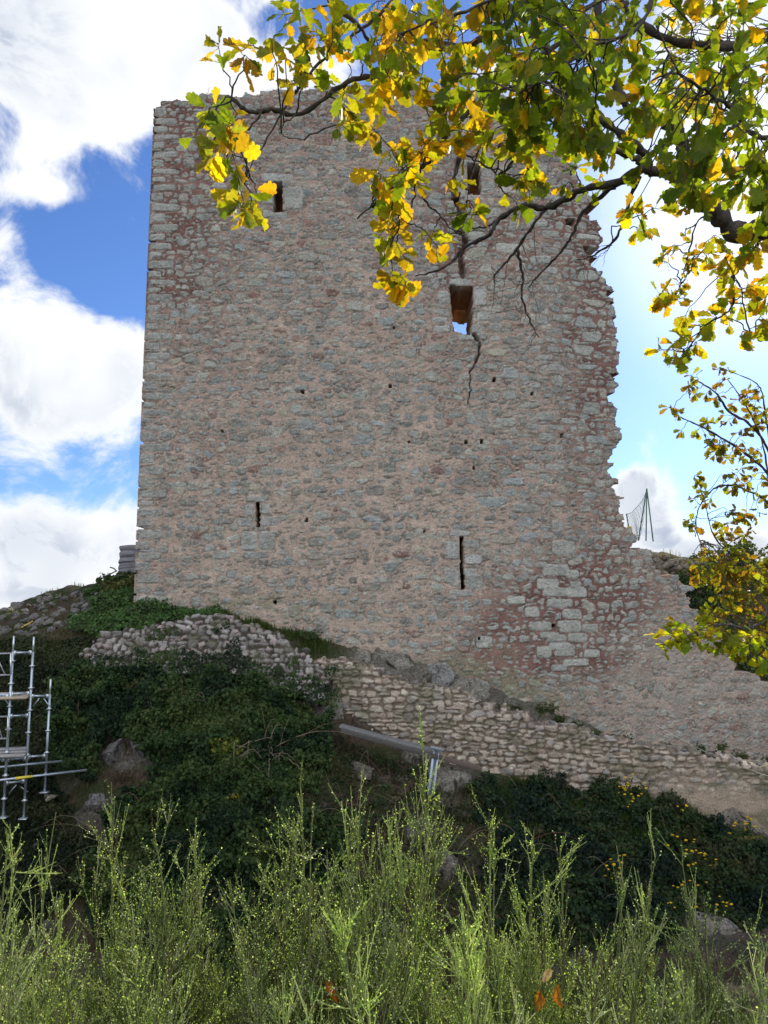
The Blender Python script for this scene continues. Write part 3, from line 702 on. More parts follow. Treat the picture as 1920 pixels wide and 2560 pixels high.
for i, (u, v, sx, sy, sz, tl, col, lab) in enumerate([
 (905, 1655, .55, .35, .42, -.3, G1, 'grey split bedrock knob below the tower, above the left end of the pale wall'),
 (1000, 1665, .7, .4, .42, .2, G1, 'long grey ribbed outcrop under the middle of the tower foot'),
 (1100, 1700, .75, .4, .5, .35, (.36, .35, .33), 'light grey slanting bedrock slab just above the pale wall'),
 (1200, 1738, .55, .35, .45, .5, G1, 'grey upright bedrock slab touching the tower\'s quoined corner foot'),
 (1040, 1900, .6, .4, .55, .3, G2, 'dark brown-grey rock under the plank by the metal post'),
 (1120, 1960, .7, .4, .75, .1, G1, 'tall pale cracked rock face right of the metal post'),
 (1110, 2170, .55, .35, .5, .2, G2, 'pale angular rock low in the gully, right of the tallest broom'),
 (1180, 1915, .7, .35, .3, .35, (.33, .29, .24), 'smooth tan rock ledge at the foot of the pale wall'),
 (780, 1745, .5, .3, .34, .4, G1, 'pale boulder at the left end of the plank, beside the ivy'),
 (835, 1775, .5, .35, .45, .7, G1, 'grey sloping boulder where the pale wall begins'),
 (520, 1655, .6, .3, .36, .0, (.38, .36, .34), 'broad pale boulder bulging from the base of the old rubble wall'),
 (600, 1665, .5, .3, .3, .2, (.38, .36, .34), 'second pale boulder right of the broad one under the rubble wall'),
 (690, 2010, .35, .3, .45, .2, (.25, .24, .22), 'small pale rock half hidden in ivy low on the mound'),
 (740, 2100, .4, .3, .4, .5, (.36, .35, .34), 'broken pale rock below the ivy, left of the tallest broom tip'),
 (160, 1660, .3, .25, .2, .0, G1, 'mossy rounded stone above the scaffold posts'),
 (200, 1640, .25, .2, .2, .0, G1, 'small grey stone between the stone heap and the rubble wall'),
 (1850, 2060, .9, .45, .5, .3, (.33, .29, .24), 'tan weathered rock under the right end of the pale wall'),
 (1700, 2020, .7, .35, .3, .2, (.30, .27, .22), 'low tan rock beneath the smeared part of the pale wall'),
 (1790, 2330, .9, .5, .35, .1, G1, 'wide pale ledge of rock low on the right bank'),
 (285, 1890, .42, .3, .55, .1, (.22, .21, .20), 'narrow pale vertical rock face right of the scaffold'),
 (350, 1880, .34, .3, .5, .0, (.22, .21, .20), 'second pale vertical rock rib draped with ivy'),
 (950, 1650, .5, .35, .40, .5, G1, 'leaning grey slab just right of the split bedrock knob under the tower'),
 (1050, 1690, .55, .35, .42, -.2, G2, 'darker ribbed slab between the long outcrop and the light slanting slab'),
 (1150, 1722, .5, .35, .46, .2, G1, 'squat grey slab between the light slanting slab and the upright one'),
 (1270, 1765, .45, .3, .3, .1, G2, 'low mossy rock just behind the crest of the pale wall, below the quoins'),
 (1430, 1815, .6, .3, .28, .0, G1, 'flat grey rock under the tower foot right of the quoined corner'),
 (1640, 1862, .6, .3, .22, .0, G1, 'long low ledge at the foot of the broken wall at the right'),
 (240, 2010, .4, .3, .3, .1, (.2, .19, .18), 'pale rock low in the gully right of the scaffold feet'),
 (900, 1930, .45, .35, .35, .2, G2, 'brown rock in the bare soil below the plank'),
 (1060, 2090, .5, .35, .5, -.2, G2, 'dark cracked rock beneath the metal post, in the gully'),
 ]):
    P = ground_at(u, v); rockobj('rock', P + np.array([0, .05, .0]), (sx * .95, sy * 1.1, sz * .95), 400 + i, col, lab, 'rock', tilt=tl, base=ICO5, cuts=26, rough=.10)
# loose stones
protos = []
def stones(lst, group, label, seed, cols, sz=(.07, .19), flat=.6, ylo=12.5):
    g = np.random.default_rng(seed)
    for i, (u, v) in enumerate(lst):
        P = ground_at(u, v, ylo); s = g.uniform(*sz) * g.choice([.8, 1, 1.3]); k = int(g.integers(0, 10))
        key = (k, group)
        me = stones.cache.get(key)
        if me is None:
            o = rockobj('loose_stone', P, (1, .8, flat), 600 + k * 7 + seed, cols[k % len(cols)], label, 'stone', group, base=ICO3, cuts=12, rough=.04); stones.cache[key] = o.data
        else:
            o = bpy.data.objects.new('loose_stone', me); COL.objects.link(o); tag(o, label, 'stone', group); o.location = tuple(P)
        o.scale = (s, s, s * g.uniform(.8, 1.2)); o.rotation_euler = (g.normal(0, .3), g.normal(0, .3), g.uniform(0, 6.28))
stones.cache = {}
g = np.random.default_rng(5)
heap = []
while len(heap) < 130:
    u, v = g.uniform(-60, 250), g.uniform(1465, 1590)
    top = np.interp(u, [-60, 0, 60, 120, 180, 240], [1560, 1535, 1500, 1485, 1478, 1470]); bot = np.interp(u, [-60, 60, 160, 250], [1592, 1592, 1570, 1520])
    if top < v < bot: heap.append((u, v))
stones(heap, 'loose stones in the heap on the left ridge', 'grey fieldstone in the loose heap on the ridge left of the tower', 71, [(.36, .34, .31), (.30, .28, .27), (.40, .37, .33)], (.09, .21))
b2 = [(g.uniform(1600, 1770), g.uniform(1352, 1480)) for _ in range(110)]
stones([q for q in b2 if q[1] > 1360 + (q[0] - 1600) * .34], 'stones of the rubble bank below the netting', 'tan stone of the rubble bank below the green netting posts', 72, [(.42, .35, .27), (.36, .31, .24), (.46, .40, .32)], (.14, .34), ylo=24)
b3 = [(g.uniform(420, 780), g.uniform(1530, 1640)) for _ in range(120)]
b3 = [q for q in b3 if 0 < q[1] - np.interp(q[0], [420, 560, 640, 700, 780], [1545, 1528, 1548, 1580, 1630]) < 26]
stones(b3, 'loose stones along the crest of the rubble wall', 'pale loose stone lying on the crest of the old rubble wall', 73, [(.40, .38, .36), (.34, .32, .30)], (.06, .14), ylo=18)
b4 = [(g.uniform(560, 1500), g.uniform(1900, 2400)) for _ in range(46)] + [(g.uniform(60, 330), g.uniform(1900, 2350)) for _ in range(22)] + [(g.uniform(200, 330), g.uniform(1600, 1780)) for _ in range(14)]
stones(b4, 'scattered stones on the shaded slope', 'grey stone lying on the dark slope under the walls', 74, [(.30, .29, .27), (.25, .23, .21)], (.05, .14))
# small cap stones on the pale wall
capl = [(768, 1662), (860, 1644), (960, 1684), (1060, 1712), (1130, 1720), (1190, 1760), (1330, 1800), (1470, 1835), (1600, 1862), (1760, 1885), (1925, 1920)]
for i in range(90):
    u = g.uniform(780, 1925); v = np.interp(u, [c[0] for c in capl], [c[1] for c in capl]) + g.uniform(-3, 6)
    s_, t_ = ramp_cur.px2st(u, v); P = ramp_cur.pos(np.array([s_]), np.array([t_]), np.array([-g.uniform(.05, .45)]))[0]
    key = (i % 6, 'cap'); s = g.uniform(.05, .13)
    if key not in stones.cache:
        o = rockobj('cap_stone', P, (1, .8, .55), 900 + i, [(.46, .42, .36), (.42, .36, .31), (.50, .47, .42)][i % 3], 'small pale stone laid along the ragged top of the low wall', 'stone', 'cap stones on the low wall', base=ICO3, cuts=12); stones.cache[key] = o.data
    else:
        o = bpy.data.objects.new('cap_stone', stones.cache[key]); COL.objects.link(o); tag(o, 'small pale stone laid along the ragged top of the low wall', 'stone', 'cap stones on the low wall'); o.location = tuple(P)
    o.scale = (s, s, s); o.rotation_euler = (g.normal(0, .2), g.normal(0, .2), g.uniform(0, 6.28))

# ------------------------------------------------------------------ ivy, grass and herbs
ivl = np.array([(0, -.1, 0), (.42, .0, .02), (.5, .38, .0), (.2, .55, .05), (0, 1.0, -.08), (-.2, .55, .05), (-.5, .38, 0), (-.42, .0, .02)])
ivf = [np.array([[0, 1, 2, 3], [0, 5, 6, 7], [0, 3, 4, 5]])]
def scatter_px(polys, dens, seed, ylo=13., yhi=22., xr=(-13, 14)):
    """points on the terrain whose picture falls inside the polygons"""
    g = np.random.default_rng(seed); n = int(dens * (xr[1] - xr[0]) * (yhi - ylo) * 1.0)
    x = g.uniform(xr[0], xr[1], n); y = g.uniform(ylo, yhi, n); z = terr(x, y); u, v = proj(np.stack([x, y, z], -1))
    m = np.zeros(n, bool)
    wu = u + (fbm(x / .5, z / .5 + y, seed, 3) - .5) * 70; wv = v + (fbm(x / .5 + 9, z / .5 + y, seed + 1, 3) - .5) * 60
    for p in polys: m |= inpoly(wu, wv, p)
    # more points where it is steep
    nn = tnorm(x[m], y[m]); P = np.stack([x[m], y[m], z[m]], -1)
    keep = g.random(len(P)) < np.clip(.28 / np.clip(nn[:, 2], .12, 1), 0, 1)
    return P[keep], nn[keep]
def foliage(mb, P, N, seed, size, puff, cols, up=.3, bv=ivl, bf=ivf, spread=.7, sag=.6):
    g = np.random.default_rng(seed); n = len(P)
    bump = fbm(P[:, 0] / .45, (P[:, 2] + P[:, 1]) / .45, seed + 2, 3); bump = smooth(.3, .75, bump)
    P = P + N * (g.random(n) ** .6 * (.03 + puff * bump))[:, None] + g.normal(0, .02, (n, 3))
    nn = unit(N + g.normal(0, spread, (n, 3)) + np.array([0, -.2, up]))
    ax = unit(np.cross(nn, unit(g.normal(size=(n, 3)))) + np.array([0, 0, -sag]))
    M = rots(ax, nn) * (g.uniform(size[0], size[1], n))[:, None, None]
    c = np.array(cols); k = fbm(P[:, 0] / .8 + 3, (P[:, 2] + P[:, 1]) / .7, seed + 5, 3); k = np.clip((k - .3) / .4 + g.normal(0, .22, n), 0, .999) * (len(c) - 1)
    i = k.astype(int); f = (k - i)[:, None]; cc = c[i] * (1 - f) + c[np.clip(i + 1, 0, len(c) - 1)] * f
    cc = cc * g.uniform(.7, 1.35, n)[:, None]
    mb.inst(bv, bf, M, P, cc)
IVC = [(.014, .028, .014), (.021, .042, .018), (.032, .062, .019), (.045, .080, .025), (.060, .085, .026)]
mound = [[(130, 1800), (170, 1700), (260, 1680), (330, 1690), (400, 1650), (520, 1665), (640, 1700), (740, 1760), (800, 1830), (840, 1900), (800, 1980), (700, 2010), (600, 2040), (480, 2110), (360, 2060), (380, 1900), (330, 1840), (260, 1850), (250, 1960), (140, 1900)],
         [(330, 1980), (480, 2040), (680, 1990), (900, 2080), (900, 2300), (600, 2480), (300, 2450), (200, 2200)]]
mb = MB(); P, N = scatter_px(mound, 11000, 1, 13.2, 19.6, (-9.5, 1.5)); foliage(mb, P, N, 11, (.03, .085), .50, IVC, spread=.9)
tag(mb.build('ivy_thicket', M_ivy), 'dark green ivy thicket cloaking the mound below the tower\'s left corner', 'ivy', kind='stuff')
upl = [[(190, 1545), (240, 1480), (330, 1470), (345, 1500), (560, 1530), (620, 1560), (640, 1570), (480, 1560), (400, 1560), (330, 1600), (250, 1600), (170, 1580)]]
mb = MB(); P, N = scatter_px(upl, 5200, 2, 18.0, 22.5, (-9.5, -2)); foliage(mb, P, N, 12, (.04, .09), .26, [(.03, .06, .02), (.05, .10, .03), (.07, .14, .035), (.05, .08, .03)])
tag(mb.build('creeper_bank', M_ivy), 'fresher green creeper spreading along the tower\'s lower left foot', 'creeper', kind='stuff')
rs = [[(1150, 1970), (1300, 1960), (1450, 1975), (1600, 1985), (1720, 2020), (1850, 2090), (1925, 2160), (1925, 2320), (1700, 2330), (1560, 2400), (1400, 2380), (1250, 2330), (1180, 2200), (1230, 2080)]]
mb = MB(); P, N = scatter_px(rs, 8500, 3, 13.2, 17.9, (.5, 10)); foliage(mb, P, N, 13, (.03, .08), .42, [(.014, .026, .018), (.017, .032, .021), (.024, .046, .018), (.032, .064, .02), (.045, .05, .024)])
tag(mb.build('ivy_slope', M_ivy), 'bluish green ivy and herbs covering the bank below the pale wall', 'ivy', kind='stuff')
lf = [[(-60, 1620), (110, 1590), (240, 1600), (250, 1700), (160, 1800), (130, 1900), (200, 2050), (300, 2150), (120, 2300), (-60, 2300)]]
mb = MB(); P, N = scatter_px(lf, 6500, 4, 13.2, 19.9, (-13, -5)); foliage(mb, P, N, 14, (.03, .075), .24, [(.013, .022, .011), (.018, .032, .013), (.032, .036, .016), (.04, .052, .02)])
tag(mb.build('undergrowth', M_ivy), 'mossy undergrowth and ivy behind the scaffold', 'undergrowth', kind='stuff')
mb = MB(); P, N = scatter_px([[(240, 1460), (345, 1440), (345, 1480), (250, 1500)], [(1650, 1450), (1780, 1395), (1925, 1400), (1925, 1700), (1740, 1640), (1660, 1500)]], 2600, 5, 20.5, 30.5, (-14, 18))
foliage(mb, P, N, 15, (.05, .11), .3, [(.05, .08, .025), (.08, .10, .03), (.11, .11, .04)], spread=1.)
tag(mb.build('ridge_weeds', M_ivy), 'low weeds along the sky line of the ridge', 'weeds', kind='stuff')
gl = [[(560, 1960), (700, 1990), (900, 1950), (1180, 2010), (1260, 2200), (1400, 2560), (500, 2560)], [(800, 1760), (1000, 1880), (1180, 1950), (1060, 2050), (860, 1980)]]
mb = MB(); P, N = scatter_px(gl, 1500, 6, 12.6, 17.6, (-5, 5)); foliage(mb, P, N, 16, (.03, .08), .16, [(.02, .035, .014), (.05, .06, .025), (.08, .06, .035), (.03, .06, .02)], spread=1.)
q_s, q_t = np.random.default_rng(4).uniform(0, rub_cur.c[-1], 16000), np.random.default_rng(14).uniform(.6, 3., 16000)
Q = rub_cur.pos(q_s, q_t, np.full(16000, .06)); u_, v_ = proj(Q); edge_lo = np.interp(u_, [200, 250, 400, 560, 690, 830], [1650, 1690, 1668, 1682, 1716, 1760])
kk = (fbm(q_s / .5, q_t / .35, 88, 3) > .62 + .0 * v_) | (v_ > edge_lo - 26 - 40 * fbm(q_s / .4, q_t / .4, 89, 2)); kk &= (v_ < edge_lo + 10) & (v_ > np.interp(u_, [200, 380, 560, 790], [1650, 1575, 1550, 1665]))
N2 = np.tile(unit(np.array([0, -1, .5])), (kk.sum(), 1)); foliage(mb, Q[kk], N2, 17, (.03, .07), .08, IVC)
tag(mb.build('ground_cover', M_ivy), 'sparse dark leafy ground cover in the gully and on the rubble wall', 'ground cover', kind='stuff')
# grass
def blades(mb, P, seed, h, cols, w=.006, lean=.5):
    g = np.random.default_rng(seed); n = len(P)
    H = g.uniform(h[0], h[1], n); a = g.uniform(0, 6.28, n); d = np.stack([np.cos(a), np.sin(a), np.zeros(n)], -1); d[:, 1] = -abs(d[:, 1])
    L = g.uniform(.2, 1, n) * lean
    p1 = P + np.array([0, 0, .55]) * H[:, None] + d * (L * H * .25)[:, None]; p2 = P + np.array([0, 0, .9]) * H[:, None] * (1 - L[:, None] * .35) + d * (L * H)[:, None]
    sd_ = np.cross(d, [0, 0, 1]) * (w * g.uniform(.7, 1.5, n))[:, None]
    V = np.stack([P - sd_, P + sd_, p1 + sd_ * .8, p1 - sd_ * .8, p2], 1)
    c = np.array(cols)[g.integers(0, len(cols), n)] * g.uniform(.7, 1.3, n)[:, None]
    i = np.arange(n)[:, None] * 5
    mb.add(V.reshape(-1, 3), [i + np.array([[0, 1, 2, 3]]), i + np.array([[3, 2, 4]])], np.repeat(c, 5, 0))
mb = MB()
g = np.random.default_rng(8)
def tufts(cent, k, r, hh, cols, seed, w=.006):
    for (u, v) in cent:
        P = ground_at(u, v); n = k; Q = P + np.stack([g.normal(0, r, n), g.normal(0, r * .6, n), np.zeros(n)], -1); Q[:, 2] = terr(Q[:, 0], Q[:, 1]) - .02
        blades(mb, Q, seed + int(u), hh, cols, w)
GC = [(.05, .10, .02), (.07, .13, .03), (.09, .12, .035), (.14, .13, .06)]
tufts([(g.uniform(1280, 1560), g.uniform(1958, 1990)) for _ in range(26)] + [(g.uniform(1150, 1560), g.uniform(1990, 2100)) for _ in range(22)] + [(g.uniform(1560, 1800), g.uniform(2010, 2120)) for _ in range(12)], 110, .12, (.12, .34), GC, 100)
tufts([(g.uniform(540, 700), np.interp(0, [0], [0]) + 1535 + g.uniform(0, 40)) for _ in range(22)] + [(u, np.interp(u, [720, 800], [1575, 1615]) + g.uniform(-4, 22)) for u in g.uniform(715, 810, 18)], 90, .10, (.10, .3), GC, 300)
tufts([(u, np.interp(u, [340, 560, 760, 960, 1250, 1500, 1900], [1505, 1535, 1592, 1645, 1720, 1822, 1893]) + g.uniform(0, 10)) for u in g.uniform(345, 1500, 40)], 40, .10, (.05, .2), GC, 500)
tufts([(g.uniform(-20, 330), g.uniform(1455, 1640)) for _ in range(60)], 40, .14, (.06, .22), GC + [(.2, .17, .09)], 700)
tufts([(g.uniform(1240, 1500), g.uniform(1725, 1850)) for _ in range(26)], 60, .12, (.06, .2), GC, 800)
tufts([(g.uniform(780, 1250), g.uniform(1880, 2350)) for _ in range(60)] + [(g.uniform(60, 340), g.uniform(1850, 2300)) for _ in range(40)], 40, .14, (.08, .25), [(.04, .06, .02), (.10, .085, .045), (.14, .11, .06)], 650)
tufts([(g.uniform(1600, 1925), g.uniform(1385, 1440)) for _ in range(30)], 50, .2, (.1, .35), [(.25, .2, .1), (.12, .13, .05)], 900)
tag(mb.build('grass', M_grass), 'thin green grass tufts growing on the slopes and wall foot', 'grass', kind='stuff')
# shrubs against the foot of the tower
def small_plant(u, v, h, w, n, cols, name, label, cat, seed, lsz=(.03, .07), group=None, ylo=12.5, P0=None, stemc=(.10, .08, .04), mat=None):
    g = np.random.default_rng(seed); P = ground_at(u, v, ylo) if P0 is None else np.array(P0)
    e = empty(name, P, label, cat, group); ms_ = MB(); ml = MB()
    for k in range(n):
        a = g.uniform(0, 6.28); tip = P + np.array([math.cos(a) * w * g.random(), math.sin(a) * w * .6 * g.random(), h * g.uniform(.55, 1)])
        ctr = (P + tip) / 2 + g.normal(0, .04, 3) * h; q = np.linspace(0, 1, 6)[:, None]
        path = (1 - q) ** 2 * P + 2 * q * (1 - q) * ctr + q ** 2 * tip
        ms_.tube(path, np.linspace(.008, .003, 6), 4, stemc, cap=False)
        m = int(26 * h / .6) + 6; f = g.uniform(.25, 1, m); pp = np.stack([np.interp(f, q[:, 0], path[:, i]) for i in range(3)], -1) + g.normal(0, .035, (m, 3))
        ax = unit(g.normal(size=(m, 3)) + [0, 0, .2]); M = rots(ax, unit(g.normal(size=(m, 3)) + [0, -.6, .6])) * g.uniform(lsz[0], lsz[1], m)[:, None, None]
        ml.inst(ivl, ivf, M, pp, np.array(cols)[g.integers(0, len(cols), m)] * g.uniform(.7, 1.3, (m, 1)))
    ms_.build('stem', M_bark, e); ml.build('foliage', mat or M_ivy, e); return e
PG = [(.05, .09, .03), (.07, .12, .035), (.10, .13, .04)]
small_plant(632, 1545, .55, .22, 12, PG, 'small_shrub', 'bushy grey green shrub sprouting at the tower foot, below the left slit', 'shrub', 1)
small_plant(780, 1612, .4, .5, 14, [(.04, .07, .025), (.06, .09, .03)], 'small_shrub', 'low dark green shrub where the rubble wall meets the tower foot', 'shrub', 2)
small_plant(1310, 1730, .5, .45, 18, [(.04, .06, .03), (.06, .08, .035)], 'small_shrub', 'dark bush against the tower foot left of the quoined corner', 'shrub', 3)
small_plant(1370, 1790, .35, .4, 10, [(.05, .07, .03), (.08, .09, .04)], 'small_shrub', 'low straggling shrub just behind the middle of the pale wall', 'shrub', 4)
small_plant(1530, 1830, .28, .4, 10, [(.05, .07, .03), (.08, .09, .04)], 'small_shrub', 'small leafy plant behind the pale wall under the quoined corner', 'shrub', 5)
small_plant(545, 1900, .5, .6, 22, [(.14, .17, .03), (.20, .22, .035), (.10, .14, .03)], 'fern_bush', 'yellowish green bush standing out from the dark ivy mound', 'bush', 6, (.05, .10))
small_plant(600, 2010, .3, .25, 10, [(.14, .16, .03), (.22, .20, .03)], 'fern_bush', 'small yellow green tuft at the lower edge of the ivy mound', 'bush', 7)
for i, (u, v) in enumerate([(1545, 2010), (1575, 2035), (1600, 2000), (1560, 1985), (1715, 2060), (1700, 2140), (1725, 2180), (1745, 2190), (1710, 2230), (1855, 2085), (1830, 2100), (1535, 2190), (1530, 2215), (1800, 2290), (1670, 2300)]):
    gg = np.random.default_rng(50 + i); P = ground_at(u, v) + np.array([0, -.25, 0])
    e = empty('yellow_wildflower', P, 'tall weed with small yellow flower heads on the ivy bank', 'wildflower', 'yellow flowering weeds on the right bank')
    ms_ = MB()
    for k in range(7):
        tip = P + np.array([gg.normal(0, .16), gg.normal(0, .08), gg.uniform(.2, .5)]); q = np.linspace(0, 1, 5)[:, None]
        path = P * (1 - q) + tip * q; path[:, 0] += .05 * np.sin(q[:, 0] * 3 + k); ms_.tube(path, .004, 4, (.08, .12, .03), cap=False)
        V, F = ICO2; V = V * (np.array([.030, .022, .016]) * gg.uniform(.7, 1.2)) * (1 + .5 * (fbm(V[:, :1] * 6, V[:, 2:] * 6, k + i, 2) - .5)) + tip
        mh = MB(); mh.add(V, F, np.array([.75, .52, .02]) * gg.uniform(.8, 1.15)); mh.build('flower_head', M_grass, e)
        m = 12; f = gg.random(m)[:, None]; ms_.inst(ivl, ivf, rots(unit(gg.normal(size=(m, 3))), unit(gg.normal(size=(m, 3)) + [0, -1, .5])) * gg.uniform(.03, .05, m)[:, None, None], P + (tip - P) * f * .8, np.tile([.05, .09, .03], (m, 1)))
    ms_.build('stem', M_grass, e)
# dead bramble canes over the ivy
P = ground_at(640, 1880) + np.array([0, -.3, 0]); mb = MB(); gg = np.random.default_rng(9)
for k in range(34):
    a = P + gg.normal(0, .25, 3) * [1.4, .5, .8]; b = a + np.array([gg.normal(.2, .6), gg.normal(-.1, .15), gg.normal(.1, .45)]); q = np.linspace(0, 1, 8)[:, None]
    pa_ = a * (1 - q) + b * q; pa_[:, 2] += .22 * np.sin(q[:, 0] * math.pi) * gg.uniform(.2, 1); pa_ += gg.normal(0, .008, pa_.shape); mb.tube(pa_, np.linspace(.008, .003, 8), 4, np.array([.30, .23, .17]) * gg.uniform(.6, 1.2), cap=False)
tag(mb.build('dead_brambles', M_bark, loc=P), 'tangle of bare tan bramble canes lying over the ivy mound', 'brambles', kind='stuff')
for (nm_u, nm_v, n_, wx_, lab) in [(430, 1800, 40, 2.0, 'arching bramble canes threading through the upper ivy mound'), (1400, 2130, 44, 2.4, 'bramble canes and dry stalks over the ivy bank at right'), (300, 2120, 30, 1.4, 'dry stalks and canes in the dark hollow below the scaffold'), (950, 2020, 30, 1.2, 'dead stalks across the bare soil below the plank')]:
    m = MB()
    for k in range(n_):
        a = ground_at(nm_u + gg.normal(0, 70 * wx_), nm_v + gg.normal(0, 45 * wx_)) + np.array([0, -.1, .05]); d_ = np.array([gg.normal(0, .5), gg.normal(-.15, .1), gg.normal(.0, .25)]); q = np.linspace(0, 1, 9)[:, None]
        pa_ = a + d_ * q; pa_[:, 2] += gg.uniform(.1, .35) * np.sin(q[:, 0] * math.pi * .9); pa_ += gg.normal(0, .006, pa_.shape); m.tube(pa_, np.linspace(.007, .002, 9), 4, np.array([(.22, .17, .12), (.13, .13, .06), (.16, .08, .06)][k % 3]) * gg.uniform(.7, 1.3), cap=False)
    tag(m.build('brambles', M_bark, loc=ground_at(nm_u, nm_v)), lab, 'brambles', kind='stuff')
for i, (u, v, h_, c_, lab) in enumerate([(420, 1760, .3, 0, 'fern tuft high on the ivy mound'), (330, 1730, .3, 1, 'dull green fern under the left end of the rubble wall'), (700, 1830, .35, 0, 'fern at the right shoulder of the ivy mound'), (480, 1960, .3, 1, 'dull fern in the lower middle of the ivy mound'), (1330, 2020, .35, 0, 'fern clump under the middle of the pale wall'), (1450, 2090, .3, 1, 'dull green herb clump on the right ivy bank'), (1620, 2120, .35, 0, 'leafy clump beside the yellow flowers'), (1820, 2200, .4, 2, 'yellowing bush at the right end of the ivy bank'), (1860, 2130, .35, 2, 'yellow brown bush close below the right end of the pale wall'), (1190, 2000, .3, 1, 'dark herb clump just right of the metal post')]):
    small_plant(u, v, h_, .35, 12, [[(.035, .075, .02), (.05, .10, .025)], [(.05, .065, .025), (.08, .085, .03)], [(.16, .13, .035), (.11, .11, .03)]][c_], 'herb_clump', lab, 'herb', 200 + i, (.04, .10))
gh = np.random.default_rng(77)
for i, u in enumerate([1130, 1215, 1262, 1300, 1345, 1400, 1440, 1490, 1560, 1610, 1690, 1745, 1800, 1850, 1905]):
    yy = gh.uniform(18.9, 19.3); X_ = px(u, 1800, yy)[0]; Pz = np.array([X_, yy, float(terr(np.array([X_]), np.array([yy]))[0])])
    small_plant(0, 0, gh.uniform(.2, .42), gh.uniform(.2, .4), 9, [(.04, .06, .02), (.06, .085, .03), (.09, .10, .04)], 'ledge_weed', 'small dark weed on the ledge between the low pale wall and the tower foot', 'weed', 300 + i, (.03, .07), group='weeds on the ledge behind the low wall', P0=Pz)
# tiny dry plant on the tower top
P = tw.pos(np.array([ST(505, 240)[0]]), np.array([ST(505, 240)[1]]), np.array([-.3]))[0]
small_plant(0, 0, .65, .45, 7, [(.2, .18, .08)], 'wall_plant', 'thin dry weed growing on the tower\'s upper left rim', 'plant', 10, (.01, .025), P0=P - np.array([0, 0, .15]))

# ------------------------------------------------------------------ scaffold
STE, ALU = (.50, .56, .62), (.62, .66, .68)
def vert_at(u, v, y, v2):
    P = px(u, v, y); Z2 = px(u, v2, y)[2]; return P, np.array([P[0], P[1], Z2])
ups = [(35, 1590, 15.5, 2042), (85, 1592, 15.9, 2045), (127, 1698, 16.3, 1979), (-70, 1592, 15.1, 2060), (-30, 1592, 15.6, 2060)]
scf = empty('scaffold', px(60, 2040, 17), 'galvanised tube scaffold standing on the slope at the left edge', 'scaffold')
UP = []
for (u, v, y, v2) in ups:
    a, b = vert_at(u, v, y, v2); UP.append((a, b)); m = MB(); m.tube([b, a + [0, 0, -.32]], .026, 10, STE); m.tube([a + [0, 0, -.34], a], .019, 10, ALU)
    o = m.build('upright', M_steel, scf, True)
    z = b[2] + .35; k = 0
    while z < a[2] - .4:
        m = MB(); m.tube([(a[0], a[1], z - .006), (a[0], a[1], z + .006)], .062, 12, ALU); m.tube([(a[0], a[1], z - .03), (a[0], a[1], z + .03)], .032, 10, ALU); q = m.build('rosette', M_steel, scf); z += .455
        q.parent = o; q.location = (0, 0, 0) if False else q.location
    m = MB(); m.box(b + [0, 0, -.01], (.16, .16, .02), col=ALU); m.build('base_plate', M_steel, scf)
def at(i, v):
    a, b = UP[i]; y = a[1]; z = px(ups[i][0], v, y)[2]; return np.array([a[0], y, z])
def bar(i, vi, j, vj, r=.024, name='ledger', col=STE, shrink=.05):
    a, b = at(i, vi), at(j, vj); d = unit(b - a); m = MB(); m.tube([a + d * shrink, b - d * shrink], r, 9, col)
    for e_ in (a + d * .05, b - d * .05): m.box(e_ + [0, -.02, 0], (.05, .05, .085), col=ALU)
    return m.build(name, M_steel, scf)
for (i, vi, j, vj) in [(0, 1632, 1, 1631), (0, 1735, 1, 1733), (0, 1790, 1, 1788), (0, 1898, 1, 1895), (0, 1958, 1, 1952), (1, 1740, 2, 1740), (1, 1892, 2, 1889), (3, 1740, 0, 1740), (3, 1900, 0, 1898), (3, 1792, 4, 1790), (4, 1735, 1, 1738), (3, 1634, 4, 1633)]: bar(i, vi, j, vj)
def seg(p, q, r, name, col=STE): 
    m = MB(); m.tube([p, q], r, 8, col); return m.build(name, M_steel, scf)
for (p, q) in [((83, 1766), (98, 1746)), ((109, 1746), (124, 1766)), ((10, 1745), (27, 1769)), ((22, 1984), (41, 1962)), ((52, 1967), (70, 1980))]: seg(px(*p, 16.0), px(*q, 16.0), .012, 'brace')
for (v1, v2, xr) in [(1633, 1687, 27), (1791, 1846, 20)]:
    fr = [px(-75, v1 + 4, 15.0), px(xr, v1, 15.4), px(xr, v2, 15.4), px(-75, v2 + 3, 15.0)]
    m = MB()
    for a, b in zip(fr, fr[1:] + fr[:1]): m.tube([a, b], .017, 8, (.72, .73, .70))
    m.tube([px(xr - 14, v2, 15.38), px(-12, v1 + 2, 15.3)], .011, 6, (.72, .73, .70)); m.build('guard_rail', M_steel, scf)
WOOD = (.46, .38, .27); GW = (.36, .34, .31)
for nm, L in (('upper', [((-90, 1748), (70, 1743), 15.2, 16.0, WOOD)]), ('lower', [((-90, 1893), (64, 1889), 15.2, 16.0, GW)])):
    for (a, b, y1, y2, c) in L:
        for k in range(3):
            P = px(a[0], a[1], y1 + k * .32 + .1); Q = px(b[0] + k * 2, b[1], y1 + k * .32 + .35); zt = max(P[2], Q[2]) if k == 0 else zt
            d = unit(np.array([Q[0] - P[0], Q[1] - P[1], 0])); n_ = np.array([-d[1], d[0], 0]); L_ = np.linalg.norm(Q - P)
            Rm = np.stack([d, n_, [0, 0, 1]], -1); m = MB(); m.box([(P[0] + Q[0]) / 2, (P[1] + Q[1]) / 2, zt], (L_, .27, .045), Rm, np.array(c) * (1 + .1 * k)); m.build('deck_board', M_wood, scf)
